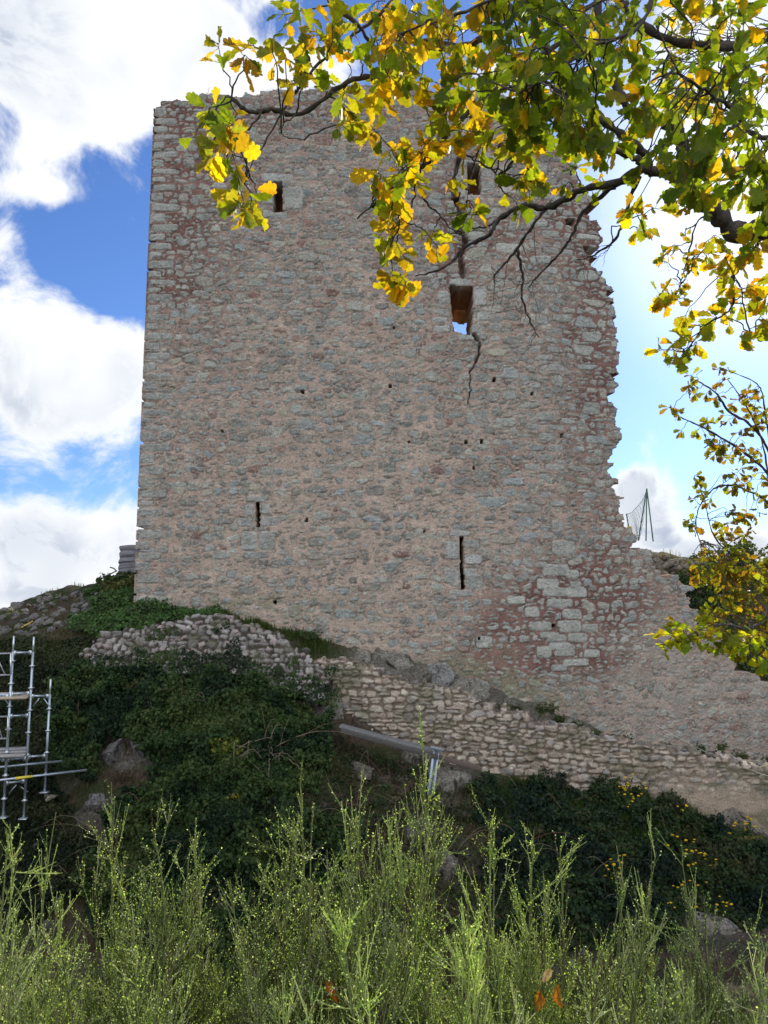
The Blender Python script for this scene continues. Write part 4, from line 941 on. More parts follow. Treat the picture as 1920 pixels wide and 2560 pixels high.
for (a, b, y1, y2, ye) in [((-80, 1925), (155, 1903), 15.1, 16.25, None), ((-80, 1960), (217, 1925), 15.0, 16.2, (33, 75))]:
    p, q = px(*a, y1), px(*b, y2); m = MB(); m.tube([p, q], .025, 10, STE); o = m.build('long_tube', M_steel, scf)
    if ye:
        f = [(x - a[0]) / (b[0] - a[0]) for x in ye]; m = MB(); m.tube([p + (q - p) * f[0], p + (q - p) * f[1]], .0275, 10, (.75, .62, .05)); m.build('yellow_band', M_paint, scf)
tag(rockobj('stone_block', px(125, 1985, 16.3) + np.array([0, 0, -.06]), (.22, .18, .09), 77, (.4, .36, .28), 'flat pale stone under the foot of the shortest scaffold post', 'stone'))
for i, (u, y) in enumerate([(12, 16.5), (68, 17.1)]):
    pass

# ------------------------------------------------------------------ plank walkway, post and rope
def beam(name, p, q, w, h, mat, col, label, cat, parent=None):
    p, q = np.array(p), np.array(q); d = unit(q - p); n_ = unit(np.cross([0, 0, 1.], d)); u_ = np.cross(d, n_)
    m = MB(); Rm = np.stack([d, n_, u_], -1); L_ = np.linalg.norm(q - p); c = (p + q) / 2
    k = 10; 
    for i in range(1): m.box((0, 0, 0), (L_, w, h), Rm, col)
    o = m.build(name, mat, None, loc=(0, 0, 0)); o.parent = parent; o.location = tuple(c - (parent_world(parent) if parent else 0))
    bv = o.modifiers.new('bevel', 'BEVEL'); bv.width = .006; bv.segments = 2
    if label: tag(o, label, cat)
    return o
e = empty('plank_walkway', px(960, 1840, 16.9), 'weathered grey plank board laid along the foot of the pale wall', 'plank')
beam('board', px(851, 1814, 17.0), px(1096, 1880, 16.7), .34, .045, M_wood, (.17, .165, .16), None, None, e)
beam('edge_rail', px(853, 1826, 16.80) , px(1094, 1893, 16.5), .04, .10, M_wood, (.08, .075, .07), None, None, e)
m = MB(); p, q = px(932, 1845, 16.775), px(978, 1858, 16.72); d = unit(q - p); Rm = np.stack([d, unit(np.cross([0, 0, 1.], d)), np.cross(d, unit(np.cross([0, 0, 1.], d)))], -1)
m.box((p + q) / 2, (np.linalg.norm(q - p), .01, .035), Rm, (.62, .48, .06)); m.build('yellow_marking', M_paint, e)
beam('timber', px(1092, 1890, 16.7), px(1200, 1922, 16.9), .12, .10, M_wood, (.13, .10, .08), 'dark timber lying on the ground beyond the metal post', 'timber')
e = empty('metal_post', px(1076, 1988, 16.4), 'galvanised channel post leaning against the plank end', 'post')
a, b = px(1076, 1988, 16.4), px(1090, 1872, 16.6)
beam('web', a, b, .012, .11, M_steel, (.36, .42, .48), None, None, e)
for sgn in (-1, 1): beam('flange', a + [sgn * .055, -.03, 0], b + [sgn * .055, -.03, 0], .05, .012, M_steel, (.36, .42, .48), None, None, e)
beam('bracket', px(1076, 1868, 16.5), px(1108, 1876, 16.5), .08, .07, M_steel, (.32, .35, .38), None, None, e)
m = MB(); a, b = px(1640, 1812, 20.0), px(1960, 1953, 15.9); q = np.linspace(0, 1, 30)[:, None]; Pp = a + (b - a) * q; Pp[:, 2] -= .12 * np.sin(q[:, 0] * math.pi)
m.tube(Pp, .0048, 5, (.75, .74, .68)); tag(m.build('rope', M_paint, loc=a), 'thin pale rope stretched from the broken wall foot down over the low wall at right', 'rope')
m = MB(); m.tube([ground_at(52, 1575) + [0, 0, .06], ground_at(82, 1560) + [0, 0, .08]], .02, 6, (.6, .45, .1)); tag(m.build('lath', M_wood, loc=ground_at(52, 1575)), 'yellow wooden lath lying on the ground above the scaffold', 'lath')

# ------------------------------------------------------------------ wrapped pallet behind the tower
yP = 23.2; A0, A1 = px(290, 1438, yP), px(420, 1438, yP); zt = px(290, 1364, yP)[2]; zb = px(290, 1436, yP)[2]
e = empty('wrapped_pallet', (A0[0] + .8, yP + .6, zb - .2), 'stack on a pallet wrapped in grey creased sheeting behind the tower\'s left corner', 'pallet')
nU, nV = 80, 60; U, Vv = np.meshgrid(np.linspace(0, 1, nU, endpoint=False), np.linspace(0, 1, nV))
an = U * 2 * math.pi; sq = 1 / (np.abs(np.cos(an)) ** 8 + np.abs(np.sin(an)) ** 8) ** (1 / 8)
lay = Vv * 5.2; lay = lay + .9 * (fbm(U * 5, Vv * 2, 8, 2) - .5); rr = 1 + .035 * np.abs(np.sin(lay * math.pi)) ** .5 + .12 * (fbm(U * 9, Vv * 9, 3, 4) - .5)
XX = A0[0] + .82 + .80 * sq * np.cos(an) * rr; YY = yP + .6 + .55 * sq * np.sin(an) * rr; ZZ = zb + (zt - zb) * Vv + .03 * np.sin(U * 30)
cols = np.array([.15, .145, .165]) * (.75 + .6 * fbm(U * 6, Vv * 12, 6, 3))[..., None]
vid = np.arange(nU * nV).reshape(nV, nU); m = MB()
m.add(np.stack([XX, YY, ZZ], -1).reshape(-1, 3), [np.stack([vid[:-1], np.roll(vid, -1, 1)[:-1], np.roll(vid, -1, 1)[1:], vid[1:]], -1).reshape(-1, 4), vid[-1][None]], cols.reshape(-1, 3)); m.build('sheeting', M_tarp, e)
m = MB()
for k in range(3): m.box((A0[0] + .1 + k * .7, yP + .6, zb - .09), (.12, 1.1, .1), col=(.5, .48, .44))
m.box((A0[0] + .8, yP + .6, zb - .025), (1.6, 1.1, .03), col=(.4, .36, .3)); m.box((A0[0] + .8, yP + .6, zb - .155), (1.6, 1.1, .025), col=(.4, .36, .3)); m.build('pallet_base', M_wood, e)
m = MB(); m.tube([px(262, 1441, yP), px(278, 1434, yP), px(292, 1427, yP)], .022, 5, (.1, .09, .08)); m.tube([px(275, 1418, yP), px(285, 1421, yP), px(292, 1428, yP)], .022, 5, (.1, .09, .08)); m.build('torn_strap', M_tarp, e)

# ------------------------------------------------------------------ netting on the far right bank
yF = 27.; e = empty('netting_fence', px(1600, 1348, yF), 'green metal posts with sagging mesh netting on the rubble bank at right', 'fence')
GR = (.05, .13, .09)
for (a, b) in [((1566, 1284), (1578, 1356)), ((1617, 1221), (1596, 1352)), ((1617, 1221), (1615, 1352)), ((1617, 1221), (1633, 1354))]:
    m = MB(); m.tube([px(*b, yF), px(*a, yF)], .022, 6, GR); m.build('post', M_paint, e)
m = MB(); tl, tr, bl, br = px(1566, 1286, yF), px(1616, 1228, yF + .3), px(1577, 1350, yF), px(1600, 1350, yF + .3)
def nq(a, b):
    top = tl + (tr - tl) * a; top[2] += -.18 * math.sin(a * math.pi) ; bot = bl + (br - bl) * a; return bot + (top - bot) * b + np.array([0, .1 * math.sin(a * 9 + b * 4), 0])
for i in range(15):
    for d in (0, 1):
        pts = [nq(min(1, max(0, (i - 5 + k * .5 if d == 0 else i - k * .5) / 10)), k / 12) for k in range(13)]
        m.tube(pts, .0045, 3, GR, cap=False)
m.tube([nq(k / 12, 1) for k in range(13)], .008, 4, GR); m.build('netting', M_paint, e)
m = MB(); c = px(1575, 1325, yF - .1); m.box(c, (.17, .015, .28), col=(.62, .50, .12)); m.build('sign_plate', M_paint, e)
small_plant(1700, 1500, .9, 1.3, 40, [(.03, .05, .025), (.05, .07, .03)], 'ivy_bush', 'dark ivy covered bush on the bank right of the broken tower edge', 'bush', 31, (.06, .12), ylo=23)
small_plant(1740, 1560, .9, 1.3, 40, [(.03, .05, .025), (.04, .06, .03)], 'ivy_bush', 'dark green bush directly behind the descending broken wall at right', 'bush', 32, (.06, .12), ylo=22.6)
small_plant(1745, 1460, .5, .8, 22, [(.45, .20, .03), (.5, .30, .04), (.2, .15, .04)], 'autumn_bush', 'orange autumn bush on the bank behind the tower\'s broken edge', 'bush', 33, (.05, .10), ylo=24)
small_plant(1850, 1420, 1.0, 1.3, 34, [(.08, .11, .03), (.12, .13, .04)], 'hazel_bush', 'olive green bush on the sky line behind the small oak', 'bush', 34, (.06, .12), ylo=25)

# ------------------------------------------------------------------ oak leaves
def oak_leaf(seed, fold=.25, bend=.18):
    g = np.random.default_rng(seed); n = 24; tt = np.linspace(0, 1, n)
    env = np.interp(tt, [0, .08, .3, .62, .85, 1.0], [.015, .05, .16, .275, .23, .05])
    V = [[0, y, 0] for y in tt]; L = []; Rr = []
    for sgn, store in ((-1, L), (1, Rr)):
        ph = g.uniform(-.5, .5)
        for i, y in enumerate(tt):
            lob = 1 + .33 * math.cos(2 * math.pi * (y * 4.6 + ph)) * (1 if .1 < y < .98 else .2)
            x = env[i] * lob; yo = y + .05 * math.sin(2 * math.pi * (y * 4.6 + ph)) + .10 * x / .28
            store.append(len(V)); V.append([sgn * x, min(yo, 1.04), 0])
    V = np.array(V); V[:, 2] = fold * np.abs(V[:, 0]) - bend * V[:, 1] ** 2 + .03 * np.sin(V[:, 1] * 13 + seed) * (np.abs(V[:, 0]) > .05)
    F = []
    for i in range(n - 1):
        F.append([i, i + 1, L[i + 1], L[i]]); F.append([i + 1, i, Rr[i], Rr[i + 1]])
    E = np.array([0.] * n + [1.] * (2 * n)); return V, [np.array(F)], E
LEAVES = [oak_leaf(1), oak_leaf(2, .1, .45), oak_leaf(3, .5, -.15), oak_leaf(4, .15, .1), oak_leaf(5, .7, .3), oak_leaf(6, -.3, .25)]
def put_leaves(mb, P, AX, NN, size, pal, edge, seed, pal2=None, w2=None):
    g = np.random.default_rng(seed); n = len(P); which = g.integers(0, len(LEAVES), n)
    pal = np.array(pal); c = pal[g.integers(0, len(pal), n)] * g.uniform(.8, 1.2, (n, 1))
    if pal2 is not None: k2 = g.random(n) < w2; c[k2] = (np.array(pal2)[g.integers(0, len(pal2), n)] * g.uniform(.75, 1.25, (n, 1)))[k2]
    ec = np.array(edge)[g.integers(0, len(edge), n)]; ef = g.random(n) ** 1.6
    if w2 is not None: ef = np.where(k2, ef * .3, ef)
    M = rots(AX, NN) * (size * g.uniform(.65, 1.2, n))[:, None, None]
    M[:, :, 0] *= g.uniform(.8, 1.2, n)[:, None]
    for w in range(len(LEAVES)):
        V, F, E = LEAVES[w]; k = which == w
        if not k.any(): continue
        f = (E[None] * ef[k][:, None] * .85 + .0)[..., None]; cc = c[k][:, None] * (1 - f) + ec[k][:, None] * f
        mb.inst(V, F, M[k], P[k], cc * .78)
def bpath(pts, y0, y1, sub=7, wob=.012, seed=0):
    """smooth 3-D path through photo pixels with depth running y0..y1"""
    g = np.random.default_rng(seed); n = len(pts); dist = np.concatenate([[0], np.cumsum([math.dist(a, b) for a, b in zip(pts, pts[1:])])]); f = dist / dist[-1]
    K = np.array([px(p[0], p[1], y0 + (y1 - y0) * q) for p, q in zip(pts, f)]); K[1:-1, 1] += g.normal(0, .03, n - 2)
    out = []
    for i in range(n - 1):
        a, b = K[i], K[i + 1]; p0_ = K[i - 1] if i else a - (b - a); p3 = K[i + 2] if i + 2 < n else b + (b - a)
        for s_ in np.linspace(0, 1, sub, endpoint=False):
            out.append(.5 * ((2 * a) + (-p0_ + b) * s_ + (2 * p0_ - 5 * a + 4 * b - p3) * s_ ** 2 + (-p0_ + 3 * a - 3 * b + p3) * s_ ** 3))
    out.append(K[-1]); out = np.array(out); out += g.normal(0, wob * .25, out.shape) * np.linspace(1, .6, len(out))[:, None]; return out
BK = (.055, .045, .038)
def grow(root, branches, blobs, lsize, pal, edge, seed, per=6, twr=.0028, down=.5, face=.55, mult=1.3):
    g = np.random.default_rng(seed); paths = []
    for bi, (pts, y0, y1, r0, r1, *nm) in enumerate(branches):
        P = bpath(pts, y0, y1, seed=seed + bi); rr = np.linspace(r0, r1, len(P)) * (1 + .22 * g.normal(size=len(P)).clip(-1, 1)); m = MB()
        cc = np.array(BK) * g.uniform(.7, 1.5, (len(P), 1)); m.tube(P, rr, 8, cc); m.build(nm[0] if nm else 'branch', M_bark, root, True); paths.append(P)
    allp = np.vstack(paths); tw_ = MB(); lf_ = MB(); LP, LA, LN, LS = [], [], [], []
    for (u, v, ru, rv, n, y, *sz) in blobs:
        s0_ = sz[0] if sz else 1.
        K = max(1, int(round(n * mult / per)))
        for _ in range(K):
            a = g.uniform(0, 6.28); r = math.sqrt(g.random()); tip = px(u + ru * r * math.cos(a), v + rv * r * math.sin(a), y + g.normal(0, .16))
            c = px(u, v, y); d2 = ((allp - tip) ** 2 * np.array([1, .6, 1])).sum(1); st = allp[np.argmin(d2 * g.uniform(.8, 1.25, len(d2)))]
            L_ = np.linalg.norm(tip - st)
            mid = (st + tip) / 2 + g.normal(0, .12 * L_, 3) + np.array([0, 0, .12 * L_]); q = np.linspace(0, 1, 9)[:, None]
            P = (1 - q) ** 2 * st + 2 * q * (1 - q) * mid + q ** 2 * tip + g.normal(0, .004, (9, 3)) + .06 * L_ * np.sin(q * g.uniform(4, 9) + g.uniform(0, 6)) * unit(g.normal(size=3)) * np.sin(q * math.pi); P[0] = st; P[-1] = tip
            tw_.tube(P, np.linspace(twr * 1.3, twr * .5, 9), 5, np.array(BK) * g.uniform(.9, 1.8), cap=False)
            td = unit(P[-1] - P[-3]); k = per + int(g.integers(-1, 2))
            for j in range(k):
                back = 0 if j < 4 else g.uniform(.0, .09)
                base = tip - td * back; rd = unit(g.normal(size=3)); ax = unit(td * .5 + rd * 1.0 + np.array([0, 0, -down])); pe = g.uniform(.008, .02)
                LP.append(base + ax * pe); LA.append(ax); LN.append(unit(g.normal(size=3) * .9 + np.array([0, -face, .5]))); LS.append(lsize * s0_)
                tw_.tube([base, base + ax * pe * 1.15], .0011, 3, (.12, .12, .03), cap=False)
    tw_.build('twigs', M_bark, root); LPa = np.array(LP); uu, vv_ = proj(LPa)
    w2 = np.clip(.06 + .50 * smooth(1050, 1350, uu) * smooth(620, 420, vv_) + .25 * (LPa[:, 1] < 2.45), 0, .9)
    if seed == 950: w2 = .85 * (LPa[:, 1] < 5.15)
    put_leaves(lf_, LPa, np.array(LA), np.array(LN), np.array(LS), pal, edge, seed + 1, [(.26, .34, .02), (.40, .40, .02), (.50, .38, .02), (.20, .30, .02), (.32, .38, .025)] if seed == 950 else [(.10, .17, .018), (.16, .24, .02), (.07, .12, .02), (.13, .20, .025), (.20, .27, .025)], w2); lf_.build('foliage', M_oak, root); return len(LP)
OAKP = [(.26, .30, .025), (.36, .35, .025), (.21, .27, .025), (.56, .39, .02), (.48, .38, .025), (.14, .20, .025), (.30, .32, .025), (.58, .33, .015), (.30, .20, .02)]
OAKE = [(.55, .24, .02), (.50, .34, .02), (.34, .13, .02), (.30, .34, .03), (.60, .40, .03), (.22, .09, .02)]
oak = empty('oak_tree', (3.2, 3.4, float(terr(np.array([3.2]), np.array([3.4]))[0])), 'large oak with yellow and green autumn leaves overhanging the top of the view', 'tree')
zb_ = float(terr(np.array([3.2]), np.array([3.4]))[0]); m = MB(); q = np.linspace(0, 1, 14)[:, None]
Pt = np.array([3.2, 3.4, zb_ - .1]) * (1 - q) + np.array([3.5, 3.5, 4.6]) * q; Pt[:, 0] += .12 * np.sin(q[:, 0] * 5); m.tube(Pt, np.linspace(.24, .10, 14), 14, np.array(BK) * 1.3); m.build('trunk', M_bark, oak, True)
OB = [
 ([(2240, 700), (2080, 640), (1925, 588), (1845, 577), (1800, 533), (1750, 490), (1706, 452), (1625, 428)], 3.4, 3.1, .055, .026, 'limb'),
 ([(1706, 452), (1700, 400), (1695, 347), (1654, 307), (1602, 283), (1560, 240), (1520, 150), (1500, 40), (1490, -60)], 3.15, 3.0, .030, .014, 'limb'),
 ([(1625, 428), (1614, 385), (1550, 332), (1500, 290), (1430, 240), (1380, 150), (1330, 60), (1300, -30)], 3.1, 2.8, .020, .008),
 ([(1625, 428), (1597, 399), (1544, 370), (1480, 330), (1420, 290), (1350, 250)], 3.1, 2.9, .018, .006),
 ([(1625, 428), (1602, 434), (1539, 457), (1452, 480), (1377, 509), (1307, 521), (1243, 555), (1220, 602), (1162, 613), (1133, 648), (1093, 677), (1040, 690)], 3.1, 3.6, .022, .0035),
 ([(1377, 509), (1336, 561), (1284, 631), (1240, 683), (1238, 712)], 3.4, 3.5, .010, .003),
 ([(1295, 622), (1310, 683), (1307, 741), (1330, 800), (1346, 842)], 3.5, 3.5, .008, .0025),
 ([(1539, 463), (1458, 532), (1423, 602), (1388, 648), (1336, 700), (1319, 723)], 3.2, 3.5, .010, .002),
 ([(1597, 440), (1568, 521), (1539, 596), (1480, 637), (1440, 650)], 3.15, 3.4, .010, .002),
 ([(1307, 521), (1270, 535), (1225, 560), (1180, 575), (1150, 590), (1060, 590)], 3.45, 3.6, .008, .002),
 ([(2260, 120), (2100, 90), (1940, 105), (1851, 108), (1770, 121), (1654, 95), (1568, 10), (1530, -60)], 3.2, 2.9, .030, .012, 'limb'),
 ([(1851, 108), (1805, 190), (1790, 260), (1800, 340), (1770, 400), (1740, 470)], 3.1, 3.2, .016, .010),
 ([(1568, 6), (1450, 60), (1353, 112), (1284, 165), (1240, 190)], 2.95, 2.8, .014, .005),
 ([(1420, -60), (1330, 12), (1249, 75), (1174, 122), (1080, 145), (1012, 152), (960, 185), (868, 214), (752, 284), (683, 289), (625, 284), (579, 243)], 2.9, 2.55, .014, .007),
 ([(830, -40), (822, 0), (885, 69), (960, 107), (1050, 100), (1174, 122)], 2.6, 2.75, .009, .006),
 ([(1020, -60), (960, 40), (885, 90), (810, 145), (723, 231), (654, 330), (625, 405), (613, 457)], 2.75, 2.5, .007, .0025),
 ([(1568, -40), (1400, 60), (1290, 180), (1200, 250), (1116, 341), (1076, 399), (1006, 446), (960, 498), (925, 530), (893, 546)], 2.9, 2.7, .011, .0025),
 ([(1116, 341), (1150, 365), (1191, 388), (1238, 430), (1247, 470)], 2.8, 2.8, .006, .0025),
 ([(1191, 388), (1180, 430), (1172, 470), (1165, 510)], 2.8, 2.8, .003, .0015),
 ([(1060, 415), (1041, 440), (1029, 521), (995, 579), (977, 637), (985, 700)], 2.75, 2.7, .005, .002),
 ([(1030, 430), (1060, 500), (1100, 520), (1130, 560), (1160, 590)], 2.75, 2.8, .004, .002),
 ([(660, 275), (620, 320), (590, 350), (560, 370), (530, 350)], 2.55, 2.5, .004, .002),
 ([(740, 285), (700, 330), (720, 350), (760, 350)], 2.55, 2.5, .003, .0015),
 ([(1925, 588), (1915, 579), (1874, 631), (1845, 683), (1816, 712), (1828, 770), (1770, 810), (1713, 880), (1690, 920)], 3.3, 3.4, .010, .003),
 ([(1800, 533), (1747, 550), (1730, 625), (1706, 694), (1690, 740)], 3.2, 3.4, .005, .002),
 ([(2100, 740), (2000, 790), (1940, 830), (1900, 850), (1870, 830)], 3.3, 3.1, .008, .003),
 ([(1990, 330), (1900, 330), (1850, 260), (1780, 220), (1700, 180), (1640, 60)], 2.3, 2.1, .008, .003),
 ([(1650, -60), (1600, 60), (1480, 130), (1380, 200), (1300, 230)], 2.2, 2.1, .007, .003),
 ([(1350, -60), (1200, 30), (1080, 60), (980, 90)], 2.3, 2.3, .006, .003),
]
OBL = [(580, 140, 48, 50, 16, 2.55), (690, 90, 25, 55, 8, 2.5), (740, 185, 60, 55, 16, 2.5), (770, 60, 50, 40, 8, 2.55), (830, 125, 60, 55, 16, 2.55), (880, 205, 50, 30, 9, 2.6), (525, 262, 32, 28, 7, 2.45), (575, 300, 38, 45, 12, 2.45),
 (505, 350, 26, 16, 5, 2.45), (560, 395, 50, 40, 13, 2.45), (610, 480, 40, 40, 16, 2.45), (625, 510, 32, 22, 10, 2.45), (690, 20, 40, 25, 5, 2.6), (850, 40, 60, 45, 10, 2.6), (930, 55, 60, 50, 14, 2.6), (950, 200, 60, 50, 16, 2.65), (895, 310, 38, 42, 11, 2.6), (835, 290, 30, 28, 6, 2.6),
 (940, 330, 30, 26, 4, 2.6), (918, 438, 34, 28, 8, 2.6), (1010, 385, 60, 50, 22, 2.7), (1000, 455, 52, 50, 22, 2.7), (1080, 340, 60, 45, 20, 2.7), (1128, 435, 34, 22, 6, 2.7), (1000, 530, 46, 46, 18, 2.7), (985, 600, 34, 46, 16, 2.7), (1005, 690, 42, 28, 12, 2.7), (1090, 590, 30, 34, 7, 2.75),
 (1165, 545, 40, 24, 9, 2.75), (1190, 345, 50, 50, 14, 2.75), (1310, 440, 36, 34, 9, 2.8), (1285, 490, 24, 22, 5, 2.8), (1345, 435, 18, 28, 4, 2.8), (1325, 365, 40, 36, 12, 2.8), (1450, 450, 46, 34, 15, 3.2, .8), (1555, 510, 38, 34, 7, 3.0), (1600, 565, 28, 34, 6, 3.0), (1640, 515, 14, 12, 2, 3.),
 # dense canopy
 (1030, 40, 110, 70, 42, 2.5), (1180, 50, 110, 70, 44, 2.4), (1330, 50, 110, 70, 44, 2.4), (1480, 50, 110, 70, 38, 2.6), (1620, 40, 100, 60, 30, 2.7), (1760, 40, 90, 50, 22, 3.0), (1880, 60, 70, 70, 20, 2.6),
 (1050, 150, 90, 70, 34, 2.45), (1180, 180, 100, 80, 42, 2.35), (1310, 200, 90, 80, 40, 2.3), (1430, 200, 90, 80, 40, 2.2), (1560, 190, 90, 80, 32, 2.3), (1700, 180, 90, 80, 28, 2.7), (1850, 190, 90, 70, 28, 2.3),
 (1150, 260, 90, 60, 26, 2.6), (1000, 240, 70, 60, 20, 2.55), (1400, 300, 90, 60, 34, 2.3), (1500, 330, 70, 60, 24, 2.3), (1600, 250, 60, 60, 16, 2.3), (1350, 340, 50, 40, 12, 2.6), (1230, 300, 50, 40, 12, 2.6), (1560, 390, 60, 40, 14, 2.4),
 (1740, 320, 90, 80, 30, 2.4), (1870, 330, 80, 90, 34, 2.2), (1760, 430, 90, 60, 30, 2.4), (1880, 460, 70, 70, 28, 2.3), (1790, 500, 50, 30, 10, 2.4), (1700, 400, 40, 40, 10, 2.4), (1730, 480, 60, 40, 14, 2.9), (1870, 600, 60, 40, 16, 2.8),
 (1150, 100, 300, 120, 60, 3.6), (1500, 150, 300, 140, 80, 3.8), (1750, 250, 180, 200, 80, 4.0), (1650, 150, 200, 130, 50, 4.4), (1500, 400, 120, 60, 16, 3.8),
 (1800, 640, 60, 40, 14, 3.1), (1860, 700, 60, 50, 20, 3.2), (1790, 760, 50, 50, 16, 3.3), (1725, 830, 36, 30, 12, 3.3), (1680, 900, 44, 34, 14, 3.3), (1655, 725, 34, 24, 8, 3.3), (1700, 765, 30, 28, 7, 3.3), (1900, 760, 40, 50, 8, 3.2), (1905, 840, 30, 60, 9, 3.0), (1870, 845, 28, 16, 5, 3.),
 (1660, 655, 20, 30, 7, 3.3, .55), (1690, 600, 30, 30, 8, 3.3, .55), (1720, 640, 40, 40, 12, 3.3, .5), (1700, 720, 30, 40, 8, 3.3, .6), (1760, 600, 50, 40, 10, 3.2, .8)]
nl = grow(oak, OB, OBL, .073, OAKP, OAKE, 900, per=7, mult=1.5)
# fine bare twigs on the leafless branch
g = np.random.default_rng(12); m = MB()
for (pts, y0, y1, r0, r1, *nm) in OB[4:10]:
    P = bpath(pts, y0, y1, seed=1)
    for _ in range(9):
        i = g.integers(len(P) // 4, len(P) - 1); d = unit(g.normal(size=3) + [-.6, 0, -.5]); L_ = g.uniform(.04, .22); q = np.linspace(0, 1, 7)[:, None]
        T = P[i] + d * L_ * q + g.normal(0, .006, (7, 3)).cumsum(0); m.tube(T, np.linspace(.002, .0008, 7), 4, (.13, .11, .10), cap=False)
m.build('bare_twigs', M_bark, oak)

# small oak at the right
SAPP = [(.11, .14, .02), (.16, .17, .02), (.24, .17, .02), (.08, .11, .02), (.26, .14, .015), (.14, .10, .02)]
P0 = np.array([4.1, 6.3, float(terr(np.array([4.1]), np.array([6.3]))[0])])
sap = empty('young_oak', P0, 'smaller young oak with sparse brown and olive leaves at the right edge', 'tree')
m = MB(); q = np.linspace(0, 1, 12)[:, None]; Pt = (P0 - [0, 0, .1]) * (1 - q) + np.array([3.55, 6.3, 2.6]) * q; m.tube(Pt, np.linspace(.09, .03, 12), 10, BK); m.build('trunk', M_bark, sap, True)
SB = [([(2000, 1260), (1930, 1150), (1876, 1075), (1820, 1030), (1780, 985), (1740, 950)], 6.3, 6.1, .016, .005), ([(2020, 1400), (1930, 1200), (1850, 1130), (1790, 1080), (1740, 1060), (1700, 1040), (1680, 1025)], 6.3, 6.0, .014, .003),
 ([(2040, 1500), (1930, 1280), (1860, 1220), (1800, 1215), (1760, 1250), (1740, 1300), (1750, 1360)], 6.3, 6.0, .013, .003), ([(2040, 1560), (1930, 1450), (1850, 1400), (1790, 1340), (1760, 1240)], 6.3, 6.0, .014, .003),
 ([(1930, 1150), (1900, 1000), (1880, 960), (1815, 925)], 6.2, 6.1, .008, .003), ([(1930, 1250), (1900, 1100), (1850, 1000), (1820, 950)], 6.2, 6.1, .008, .003),
 ([(2060, 1620), (1930, 1560), (1860, 1570), (1800, 1560), (1740, 1580), (1700, 1600), (1640, 1615)], 5.6, 4.6, .014, .003), ([(2060, 1700), (1950, 1660), (1900, 1650), (1870, 1640)], 5.4, 4.8, .012, .004)]
SBL = [(1815, 930, 24, 24, 8, 6.1), (1740, 960, 28, 28, 12, 6.1), (1780, 975, 30, 30, 12, 6.1), (1860, 985, 40, 30, 16, 6.2), (1690, 1020, 22, 12, 5, 6.), (1720, 1075, 24, 14, 6, 6.), (1840, 1030, 60, 30, 16, 6.2), (1760, 1050, 30, 20, 7, 6.), (1830, 1090, 60, 30, 20, 6.1), (1900, 1060, 30, 40, 12, 6.1),
 (1800, 1130, 50, 30, 16, 6.), (1870, 1150, 50, 40, 22, 6.1), (1750, 1200, 26, 20, 7, 6.), (1830, 1200, 50, 30, 18, 6.), (1900, 1230, 40, 50, 22, 6.), (1760, 1240, 30, 20, 7, 6.), (1800, 1280, 50, 30, 15, 6.), (1740, 1310, 26, 26, 8, 6.), (1880, 1300, 50, 30, 18, 6.), (1850, 1340, 60, 30, 16, 6.),
 (1780, 1400, 50, 30, 24, 5.8), (1860, 1400, 60, 40, 44, 5.8), (1800, 1450, 60, 40, 42, 5.8), (1880, 1470, 50, 50, 50, 5.8), (1830, 1510, 60, 40, 44, 5.8), (1780, 1540, 50, 30, 24, 5.6), (1890, 1560, 40, 40, 34, 5.4),
 (1655, 1600, 34, 24, 12, 4.6, 1.25), (1720, 1585, 40, 30, 14, 4.7, 1.), (1700, 1560, 30, 20, 6, 4.7), (1780, 1590, 44, 34, 22, 4.8, 1.), (1840, 1600, 50, 40, 28, 4.8, 1.), (1790, 1530, 40, 30, 16, 5.), (1900, 1620, 30, 50, 22, 5., 1.), (1890, 1670, 20, 20, 5, 5., 1.), (1910, 1420, 20, 60, 20, 6.)]
grow(sap, SB, SBL, .066, SAPP + OAKP[:1], [(.30, .14, .02), (.18, .08, .02), (.22, .22, .03)], 950, twr=.0024, mult=2.)

